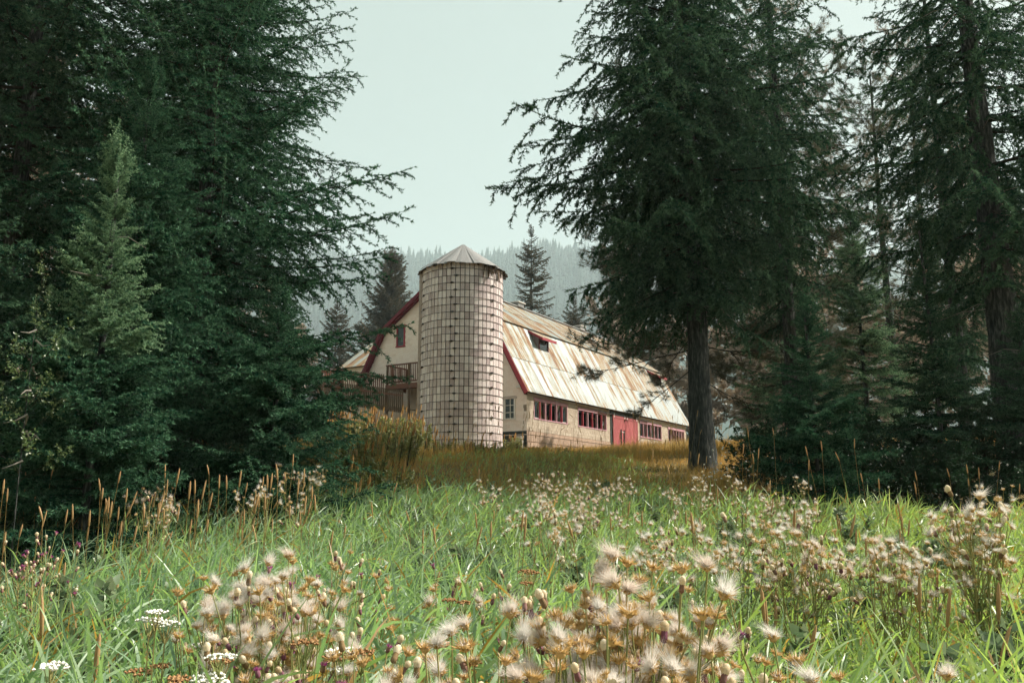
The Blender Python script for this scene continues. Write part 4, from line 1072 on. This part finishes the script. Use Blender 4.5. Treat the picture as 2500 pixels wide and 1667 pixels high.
# grass stalks with tan cylindrical seed heads
def seed_stalks(name, label, pts, seed, bend=.25):
    rng = np.random.default_rng(seed); V = []; F = []; T = []; o = 0
    for (x, y, h) in pts:
        g = gz(x, y); az = rng.uniform(0, 6.28); le = np.array([rng.normal() * .07 + .03, rng.normal() * .05])
        b = bend * rng.uniform(0, 1) ** 2
        def P(t): return np.array([x + le[0] * h * t + math.cos(az) * b * h * max(0, t - .6) ** 2 * 2.2, y + le[1] * h * t, g + h * t - b * h * max(0, t - .7) ** 2 * 1.6])
        hl = min(.2, .10 + .05 * rng.uniform(0, 1) + .02 * h) / h
        rings = [(0, .0028, .1), (.5, .0025, .2), (1 - hl, .002, .4), (1 - hl + .01, .007, .75), (1 - hl * .5, .0085, .8), (1 - hl * .12, .006, .85), (1, .001, .9)]
        ns = 5
        for (t, r, ti) in rings:
            p = P(t)
            for k in range(ns):
                q = 2 * math.pi * k / ns; V.append(p + np.array([math.cos(q), math.sin(q), 0]) * r * rng.uniform(.85, 1.2)); T.append(ti + rng.uniform(-.08, .08))
        for i in range(len(rings) - 1):
            for k in range(ns):
                k2 = (k + 1) % ns; F += [(o + i * ns + k, o + i * ns + k2, o + (i + 1) * ns + k2), (o + i * ns + k, o + (i + 1) * ns + k2, o + (i + 1) * ns + k)]
        o += len(rings) * ns
    return tag(put(name, mesh_np(name, V, F, M['stalk'], T)), label, 'grass', kind='stuff')
rg = np.random.default_rng(72)
pts = []
for i in range(90): y = rg.uniform(6.5, 10.5); pts.append((rg.uniform(-.62, -.22) * y, y, rg.uniform(1.15, 1.75)))
for i in range(60): y = rg.uniform(5, 11); pts.append((rg.uniform(-.3, .55) * y, y, rg.uniform(1.05, 1.45)))
for i in range(34): y = rg.uniform(2.5, 6); pts.append((rg.uniform(-.6, .6) * y, y, rg.uniform(.95, 1.15)))
for i in range(26): y = rg.uniform(10, 13); pts.append((rg.uniform(.15, .6) * y, y, rg.uniform(1.2, 1.9)))
seed_stalks('seed_stalks', 'tan cylindrical seed heads on tall grass stalks', pts, 73)
pts = [(rg.uniform(-3.9, 5.5), rg.uniform(13.5, 22), rg.uniform(.8, 1.6)) for i in range(170)]
seed_stalks('dry_stalks', 'dry straw-coloured stalks arching over the bank', pts, 74, .6)

# tall golden-topped weeds left of the silo foot
rw_ = random.Random(9)
LWB = bank('leafy_branch', [leafy_branch(780 + i, 1.3, 260, .09, .25, .1) for i in range(3)], M['leaf_weed'], M['twig'])
wl = ['golden-topped weed clump right against the silo foot', 'golden-topped weed clump under the deck brace', 'green weed clump in front of the silo foot', 'golden weed clump beside the fir boughs', 'leafy weed clump lowest on the bank left of the silo', 'yellow-green weed clump hugging the silo base', 'small weed clump between the silo and the barn corner', 'leafy weed clump low on the bank below the fir boughs', 'low weed clump on the bank under the silo', 'low weed clump on the bank under the barn corner', 'low weed clump on the brown bank under the first long window', 'leafy weed clump where the bank meets the meadow', 'leafy weed clump at the skirt of the low spreading fir', 'leafy weed clump halfway up the bank beside the fir boughs', 'small weed clump at the grass edge before the low spreading fir']
for i, (x, y, h, r) in enumerate([(-4.6, 33, 1.5, 1.2), (-5.8, 33.5, 1.5, 1.3), (-3.9, 30, 1.05, 1.1), (-6.6, 31, 1.4, 1.3), (-4.3, 26, .8, 1.3), (-3.4, 41.5, .8, 1.2), (-.1, 47, .9, .7), (-3.2, 20, .75, 1.1), (-1.6, 26, .4, 1.0), (-.4, 23, .4, 1.0), (1.2, 27, .35, 1.0), (-2.6, 16, .7, .9), (-3.6, 17.5, .9, 1.0), (-4.0, 22, .9, 1.1), (-3.0, 13.8, .7, .8)]):
    z0 = gz(x, y); t = thing('weed_clump', wl[i], 'weeds', (x, y, z0), 0, 'weed clumps by the silo')
    st = MB()
    for k in range(34): a = rw_.uniform(0, 6.28); q = r * rw_.random() ** .5; hh = h * rw_.uniform(.7, 1.15); st.tube([(q * math.cos(a), q * math.sin(a), -.1), (q * math.cos(a) * 1.12 + .03, q * math.sin(a) * 1.12, hh)], [.008, .004], 3, False)
    st.build('stems', M['twig'], t, kind='stuff')
    for k in range(26):
        a = rw_.uniform(0, 6.28); q = r * rw_.random() ** .5 * .8
        put('leafy_stem', rw_.choice(LWB), t, (q * math.cos(a), q * math.sin(a), 0), (rw_.uniform(0, 6), -R(rw_.uniform(62, 88)), a), h / 1.5)
    pv_ = []
    for k in range(44 if i in (0, 1, 3) else 16 if i < 7 else 6): a = rw_.uniform(0, 6.28); q = r * rw_.random() ** .5 * 1.1; pv_.append((q * math.cos(a), q * math.sin(a), h * rw_.uniform(.85, 1.3)))
    pm = MB()
    for (px, py, ph_) in pv_: pm.tube([(px, py, ph_ * .2), (px + .02, py, ph_ - .28), (px + .03, py, ph_ - .25), (px + .05, py, ph_ - .1), (px + .07, py, ph_)], [.006, .004, .022, .026, .004], 5, False)
    pm.build('panicles', M['panicle'] if 'panicle' in M else M['gold'] if 'gold' in M else M['stalk_solid'], t) if False else None
    m_ = pm.mesh('panicles', None)
    if 'gold' not in M: mm_ = MT('golden_panicle'); M['gold'] = mm_.pbr(mm_.mix(mm_.island(), (.34, .17, .05), (.55, .33, .13)), .9, .1)
    m_.materials.append(M['gold']); put('panicles', m_, t, kind='stuff')

# ---- thistles
m = MT('bract'); M['bract'] = m.leaf(m.mix(m.island(), (.52, .32, .11), (.80, .57, .27)), .3, .03)
m = MT('purple_bud'); M['purple'] = m.pbr(m.mix(m.rand(), (.20, .07, .12), (.24, .16, .07)), .8, .2)
m = MT('cream_tuft'); M['cream'] = m.leaf(m.mix(m.rand(), (.74, .58, .36), (.86, .74, .54)), .3, .02)
m = MT('pappus'); M['pappus'] = m.leaf(m.mix(m.rand(), (.86, .75, .66), (.92, .88, .82)), .5, .03)
m = MT('magenta_floret'); M['magenta'] = m.leaf(m.rgb((.42, .08, .28)), .3, .02)
m = MT('thistle_stem'); M['tstem'] = m.pbr(m.mix(m.rand(), (.2, .24, .08), (.34, .28, .11)), .8, .2)
m = MT('thistle_leaf'); M['tleaf'] = m.leaf(m.mix(m.island(), (.14, .21, .08), (.27, .31, .16)), .35, .05)
m = MT('yarrow_white'); M['yarw'] = m.pbr(m.mix(m.island(), (.74, .72, .6), (.86, .84, .76)), .8, .1)
m = MT('yarrow_brown'); M['yarb'] = m.pbr(m.mix(m.island(), (.24, .12, .05), (.42, .25, .12)), .9, .1)

def head_mesh(kind, seed):
    rng = np.random.default_rng(seed); V = []; F = []; Mi = []; o = [0]
    def lathe(prof, n, mi, c=(0, 0)):
        b = o[0]
        for r, z in prof:
            for k in range(n): V.append((c[0] + r * math.cos(6.2832 * k / n), c[1] + r * math.sin(6.2832 * k / n), z))
        for i in range(len(prof) - 1):
            for k in range(n):
                k2 = (k + 1) % n; F.append((b + i * n + k, b + i * n + k2, b + (i + 1) * n + k2)); F.append((b + i * n + k, b + (i + 1) * n + k2, b + (i + 1) * n + k)); Mi.extend([mi, mi])
        o[0] += len(prof) * n
    def spikes(n, base_r, base_z, el0, el1, l0, l1, w, mi, jit=.1, ctr=None):
        az = rng.uniform(0, 6.28, n); el = rng.uniform(el0, el1, n); ln = rng.uniform(l0, l1, n)
        d = np.stack([np.cos(az) * np.cos(el), np.sin(az) * np.cos(el), np.sin(el)], 1); d = unit(d + rng.normal(size=(n, 3)) * jit)
        b = np.stack([np.cos(az) * base_r, np.sin(az) * base_r, np.full(n, base_z)], 1)
        sd = unit(np.cross(d, rng.normal(size=(n, 3)))) * w / 2
        for i in range(n):
            V.extend([tuple(b[i] - sd[i]), tuple(b[i] + sd[i]), tuple(b[i] + d[i] * ln[i])]); F.append((o[0], o[0] + 1, o[0] + 2)); Mi.append(mi); o[0] += 3
    # materials: 0 bract/bud, 1 fluff, 2 accent
    if kind == 'bud':
        lathe([(.0015, 0), (.0055, .003), (.0065, .010), (.0055, .018), (.006, .021)], 8, 0)
        lathe([(.0052, .019), (.0072, .024), (.0078, .029), (.0066, .035), (.0035, .0385), (0, .0395)], 9, 1)
        spikes(80, .006, .028, .3, 1.5, .004, .010, .0008, 1)
    elif kind == 'open':
        lathe([(.0015, 0), (.006, .003), (.0075, .008), (.004, .011)], 8, 0)
        spikes(64, .0055, .006, .15, 1.35, .008, .0165, .0028, 0)
        spikes(30, .003, .009, .5, 1.5, .008, .018, .0007, 1)
    elif kind == 'fluff':
        lathe([(.0015, 0), (.006, .003), (.0075, .008), (.004, .011)], 8, 0)
        spikes(36, .0055, .006, .1, 1.0, .008, .015, .0026, 0)
        spikes(300, .004, .009, .25, 1.57, .008, .024, .0007, 1, .45); _n = len(V); spikes(130, .003, .010, .7, 1.57, .014, .036, .0007, 1, .2); _a = rng.uniform(0, 6.28); V[_n:] = [(p[0] + math.cos(_a) * max(0, p[2] - .010) * .7, p[1] + math.sin(_a) * max(0, p[2] - .010) * .7, p[2]) for p in V[_n:]]
    elif kind == 'purple':
        lathe([(.0015, 0), (.0055, .003), (.0062, .010), (.005, .017), (0, .018)], 8, 0)
        spikes(60, .004, .016, .6, 1.5, .008, .014, .0014, 2)
    return np.array(V), np.array(F), np.array(Mi)
HG = {k: [head_mesh(k, s) for s in range(5)] for k in ('bud', 'open', 'fluff', 'purple')}
def hmats(k): return [M['purple'] if k in ('bud', 'purple') else M['bract'], M['cream'] if k == 'bud' else M['pappus'], M['magenta']]
HM = {k: [mesh_np('seed_head', V, F, mats=hmats(k), midx=mi) for V, F, mi in v] for k, v in HG.items()}

def thistle_frame(rng, h, nb, spreadk):
    """stem polyline and the list of (tip, direction) of its flower stalks"""
    top = Vector((rng.uniform(-.06, .06), rng.uniform(-.05, .05), h * .86)); st = MB(); lf = MB(); tips = []
    st.tube([(0, 0, -.05), (top.x * .4, top.y * .5, h * .45), tuple(top)], [.0045, .0038, .0026], 5, False)
    for i in range(nb):
        f = rng.uniform(.62, .98) if i else 1.0; b = Vector((top.x * f, top.y * f, top.z * f))
        a = i * 2.4 + rng.uniform(-.5, .5); sp = spreadk * rng.uniform(.25, 1.0)
        e = Vector((top.x + math.cos(a) * sp, top.y + math.sin(a) * sp, h * rng.uniform(.86, 1.02)))
        mid = (b + e) / 2 + Vector((math.cos(a), math.sin(a), 0)) * sp * .18
        st.tube([b, mid, e], [.0024, .0019, .0014], 4, False); d = (e - mid).normalized(); tips.append((e, d))
        for j in range(rng.randint(0, 2)):
            a2 = a + rng.uniform(-1.4, 1.4); e2 = mid + Vector((math.cos(a2) * rng.uniform(.012, .04), math.sin(a2) * rng.uniform(.012, .04), rng.uniform(.03, .075)))
            st.tube([mid, e2], [.0016, .0012], 4, False); tips.append((e2, (e2 - mid).normalized()))
    for i in range(int(h * 16)):
        f = rng.uniform(.15, .95); p = Vector((top.x * f, top.y * f, top.z * f)); a = rng.uniform(0, 6.28); l = rng.uniform(.05, .12) * (1.2 - .5 * f)
        d = Vector((math.cos(a), math.sin(a), rng.uniform(.1, .8))).normalized(); s = d.cross(Vector((0, 0, 1))).normalized()
        vs = [p]; n = 4
        for k in range(1, n + 1):
            t = k / n; wv = l * .16 * (1.1 - t) * (1.6 if k % 2 else .7); c = p + d * l * t - Vector((0, 0, l * .5 * t * t)); vs += [c - s * wv, c + s * wv + Vector((0, 0, .004))]
        fs = [(0, 1, 2)] + [(1 + 2 * k, 3 + 2 * k, 4 + 2 * k, 2 + 2 * k) for k in range(n - 1)]
        lf.add(vs, fs)
    return st, lf, tips

def head_rot(d, spin): return (Matrix.Rotation(0, 3, 'Z') @ d.to_track_quat('Z', 'Y').to_matrix() @ Matrix.Rotation(spin, 3, 'Z')).to_euler()
def near_thistle(x, y, h, nb, mixk, seed, label, group, spreadk=.12):
    rng = random.Random(seed); t = thing('thistle', label, 'thistle', (x, y, gz(x, y)), rng.uniform(0, 6), group)
    st, lf, tips = thistle_frame(rng, h, nb, spreadk)
    st.build('stem', M['tstem'], t, sm=True); lf.build('leaves', M['tleaf'], t, kind='stuff')
    for e, d in tips:
        k = rng.choices(('bud', 'open', 'fluff', 'purple'), mixk)[0]
        put('seed_head', rng.choice(HM[k]), t, tuple(e), head_rot((d + Vector((rng.gauss(0, .3), rng.gauss(0, .3), 0))).normalized(), rng.uniform(0, 6)), rng.uniform(.65, 1.2) * (1.15 if k in ('fluff', 'open') else .88))
    return t
def seat(px, py, h):        # ground spot where a plant of height h shows its top at full-frame pixel (px, py)
    th = R(10.8); sx = (px - 1250) / 2048.6; sy = (833.5 - py) / 2048.6
    dy = math.cos(th) - math.sin(th) * sy; dz = math.sin(th) + math.cos(th) * sy
    best = None
    for i in range(430, 1800):
        y = i * .01; e = abs(1.45 + y * dz / dy - (gz(sx / dy * y, y) + h))
        if best is None or e < best[0]: best = (e, y)
        if e < .004: break
    y = best[1]; return sx / dy * y, y

ORD = 'leftmost,second,third,fourth,fifth,sixth,seventh,eighth,ninth,tenth,eleventh,twelfth,thirteenth,fourteenth,fifteenth,sixteenth,seventeenth,eighteenth,nineteenth,twentieth,twenty-first,twenty-second,twenty-third,twenty-fourth,twenty-fifth,twenty-sixth'.split(',')
def nth(label, i, n):
    if n == 1: return label
    return label + (', leftmost of them' if i == 0 else ', rightmost of them' if i == n - 1 else ', ' + ORD[i] + ' from the left')
rt = random.Random(77); sd_ = 900
def cluster(n, px0, px1, y0, y1, h0, h1, mixk, label, group, nb=(6, 11)):
    global sd_
    sp = []
    for i in range(n):
        y = rt.uniform(y0, y1); px = rt.uniform(px0, px1); sp.append(((px - 1250) / 2085. * y * 1.02, y))
    sp.sort(key=lambda q: q[0] / q[1])
    for i, (x, y) in enumerate(sp):
        sd_ += 1; near_thistle(x, y, rt.uniform(h0, h1), rt.randint(*nb), mixk, sd_, nth(label, i, n), group)
D_ = 2500 / 2352.
GF = 'thistles gone to seed in the front clump'
cluster(10, 1230 * D_, 1480 * D_, 1.45, 1.75, 1.22, 1.33, (3, 9, 7, .3), 'tall seeding thistle at the fluffy peak of the front clump', 'tallest thistles of the front clump', (11, 17))
cluster(19, 1080 * D_, 1480 * D_, 1.25, 1.7, 1.08, 1.24, (4.5, 10, 3.5, .8), 'seeding thistle with golden bracts low in the front clump', GF, (10, 15))
cluster(13, 1450 * D_, 1830 * D_, 1.25, 1.7, 1.08, 1.2, (4, 10, 3, .5), 'seeding thistle on the sunlit flank of the front clump', 'thistles on the flank of the front clump', (9, 14))
cluster(2, 1840 * D_, 1930 * D_, 1.35, 1.5, 1.13, 1.19, (1, 3, 4, 0), 'lone fluffy thistle standing just past the front clump', 'lone thistles past the front clump', (3, 5))
cluster(1, 1750 * D_, 1790 * D_, 1.6, 1.65, 1.27, 1.29, (0, 1, 0, 0), 'spiky empty-headed thistle rising behind the flank of the front clump', None, (2, 3))
cluster(6, 830 * D_, 1010 * D_, 1.3, 1.8, 1.07, 1.2, (4, 5, 3, 1), 'fluffy thistle between the two big clumps', 'thistles between the clumps', (5, 9))
cluster(10, 520 * D_, 720 * D_, 2.0, 2.4, 1.2, 1.3, (3.5, 5, 7, .4), 'creamy thistle at the head of the second clump', 'thistles heading the second clump', (7, 12))
cluster(12, 450 * D_, 830 * D_, 1.8, 2.4, 1.02, 1.2, (6, 2, 2, 1.5), 'purple-budded thistle within the second clump', 'thistles within the second clump', (6, 10))
cluster(4, 150 * D_, 420 * D_, 1.25, 1.5, 1.07, 1.14, (8, 0, 0, 1), 'single-budded thistle poking up in the near corner grass', 'budded thistles in the near corner', (2, 4))
cluster(5, 60 * D_, 190 * D_, 4.0, 4.6, 1.2, 1.3, (4, 0, 0, 3), 'violet-flowered thistle at the grove edge of the meadow', 'violet thistles by the grove', (5, 8))
cluster(4, 1040 * D_, 1210 * D_, 2.6, 3.2, 1.15, 1.25, (6, 2, 1, 2), 'dark-budded thistle behind the front clump', 'dark-budded thistles', (5, 8))
cluster(4, 1560 * D_, 1680 * D_, 2.2, 2.6, 1.12, 1.2, (6, 2, 0, 2), 'slender budded thistle behind the flank of the front clump', 'slender budded thistles', (3, 5))
cluster(5, 730 * D_, 880 * D_, 2.6, 3.2, 1.2, 1.28, (4, 4, 2, .5), 'thistle with small tufts behind the second clump', 'thistles behind the second clump', (6, 9))

# middle-distance thistles: stem, leaves and one joined mass of small heads
def far_variant(seed):
    rng = random.Random(seed); h = 1.15; st, lf, tips = thistle_frame(rng, h, rng.randint(7, 11), .17)
    Vs = []; Fs = []; Ms = []; o = 0
    for e, d in tips:
        k = rng.choices(('bud', 'open', 'fluff'), (2, 3, 4))[0]; V, F, mi = rng.choice(HG[k])
        if k == 'fluff':
            sel = np.ones(len(F), bool); sel[120::2] = False; F = F[sel]; mi = mi[sel]
        d = (d + Vector((rng.gauss(0, .45), rng.gauss(0, .45), 0))).normalized(); m3 = np.array(d.to_track_quat('Z', 'Y').to_matrix()); Vr = (V * (1.3 if k == 'fluff' else 1.1) * rng.uniform(.6, 1.25)) @ m3.T + np.array(e)
        Vs.append(Vr); Fs.append(F + o); Ms.append(mi + (3 if k == 'bud' else 0)); o += len(V)
    hm = mesh_np('seed_heads', np.concatenate(Vs), np.concatenate(Fs), mats=hmats('open') + hmats('bud'), midx=np.concatenate(Ms))
    return st.mesh('stem', M['tstem']), lf.mesh('leaves', M['tleaf']), hm
FV = [far_variant(s) for s in range(6)]
def far_cluster(n, px0, px1, py0, py1, h0, h1, label, group):
    sp = []
    for i in range(n):
        h = rt.uniform(h0, h1); sp.append((*seat(rt.uniform(px0, px1) * D_, rt.uniform(py0, py1) * D_, h), h))
    sp.sort(key=lambda q: q[0] / q[1])
    for i, (x, y, h) in enumerate(sp):
        s, l, hm = rt.choice(FV); t = thing('thistle', nth(label, i, n), 'thistle', (x, y, gz(x, y)), rt.uniform(0, 6), group, h / 1.15)
        put('stem', s, t); put('leaves', l, t, kind='stuff'); put('seed_heads', hm, t, kind='stuff')
far_cluster(9, 1100, 1250, 1090, 1190, 1.15, 1.35, 'pale tufted thistle below the silo foot', 'thistles below the silo')
far_cluster(20, 1230, 1450, 1085, 1210, 1.15, 1.35, 'pale tufted thistle below the barn wall', 'thistles below the barn wall')
far_cluster(22, 1500, 1860, 1090, 1250, 1.15, 1.35, 'pale tufted thistle before the big clean-trunked fir', 'thistles before the big fir')
far_cluster(11, 1780, 2060, 1230, 1340, 1.15, 1.3, 'fluffy thistle in the sunny middle of the meadow', 'thistles in the sunny meadow')
far_cluster(7, 2180, 2280, 1110, 1240, 1.3, 1.5, 'tall tufted thistle standing before the dark hedge', 'thistles before the hedge')
far_cluster(6, 2020, 2280, 1240, 1320, 1.1, 1.2, 'small thistle in the bright grass before the hedge', 'small thistles in the bright grass')
far_cluster(7, 540, 760, 1060, 1140, 1.3, 1.5, 'pinkish tufted thistle against the dark grove', 'thistles against the grove')
far_cluster(4, 290, 390, 1110, 1160, 1.2, 1.4, 'small pinkish thistle among the tan seed stalks', 'thistles among the seed stalks')
far_cluster(5, 1350, 1650, 1230, 1300, 1.1, 1.2, 'scattered small thistle behind the front clump peak', 'scattered small thistles')

# yarrow: flat white or brown flower plates
def yarrow(x, y, h, brown, seed, label, group):
    rng = random.Random(seed); t = thing('yarrow', label, 'yarrow', (x, y, gz(x, y)), 0, group); st = MB()
    for k in range(rng.randint(2, 4)):
        a = rng.uniform(0, 6.28); q = rng.uniform(0, .07); hh = h * rng.uniform(.9, 1.03); tx, ty = q * math.cos(a), q * math.sin(a)
        st.tube([(tx * .3, ty * .3, -.05), (tx, ty, hh - .05)], [.003, .002], 4, False); pl_ = MB(); R_ = rng.uniform(.022, .038)
        for i in range(46):
            b = rng.uniform(0, 6.28); r_ = R_ * rng.random() ** .5; c = Vector((tx + r_ * math.cos(b), ty + r_ * math.sin(b), hh - r_ * r_ * 6 + rng.uniform(-.003, .003))); s = rng.uniform(.0028, .0048)
            pl_.add([c + Vector(v) * s for v in ((1, 0, 0), (0, 1, 0), (-1, 0, 0), (0, -1, 0), (0, 0, .8), (0, 0, -1))], [(0, 1, 4), (1, 2, 4), (2, 3, 4), (3, 0, 4), (1, 0, 5), (2, 1, 5), (3, 2, 5), (0, 3, 5)])
            if i % 5 == 0: st.tube([(tx, ty, hh - .05), tuple(c)], [.0012, .0009], 3, False)
        pl_.build('flower_plate', M['yarb'] if brown else M['yarw'], t)
    st.build('stem', M['tstem'], t)
ry = random.Random(12)
def yarrows(n, p0, p1, y0, y1, h0, h1, brown, seed, label, group):
    ps = sorted(ry.uniform(p0, p1) * D_ for i in range(n))
    for i, px in enumerate(ps): y = ry.uniform(y0, y1); yarrow((px - 1250) / 2085 * y, y, ry.uniform(h0, h1), brown, seed + i, nth(label, i, n), group)
yarrows(5, 150, 260, 1.3, 1.6, 1.1, 1.17, False, 300, 'white yarrow in the near corner of the meadow', 'white yarrow in the corner')
yarrow((385 * D_ - 1250) / 2085 * 2.0, 2.0, 1.24, False, 320, 'white yarrow plate standing alone before the tall grass', None)
yarrows(9, 500, 900, 1.7, 2.3, 1.0, 1.15, False, 330, 'white yarrow among the second thistle clump', 'white yarrow among thistles')
yarrows(14, 320, 800, 1.5, 2.2, 1.0, 1.15, True, 350, 'rusty brown yarrow below the second thistle clump', 'brown yarrow below the thistles')
yarrows(6, 1010, 1230, 2.3, 3.0, 1.08, 1.2, True, 370, 'dark brown yarrow behind the front thistle clump', 'dark yarrow')

# ------------------------------------------------------------------ smoke haze
hz = MT('haze_air'); pv = hz.n('VolumePrincipled'); pv.inputs['Density'].default_value = .0003
pv.inputs['Color'].default_value = (.80, .95, 1, 1); pv.inputs['Anisotropy'].default_value = .15
hz.l(pv.outputs[0], hz.out.inputs['Volume'])
MB().box(-2660, 2660, -160, 3060, -2, 690).build('haze', hz.m, kind='stuff')
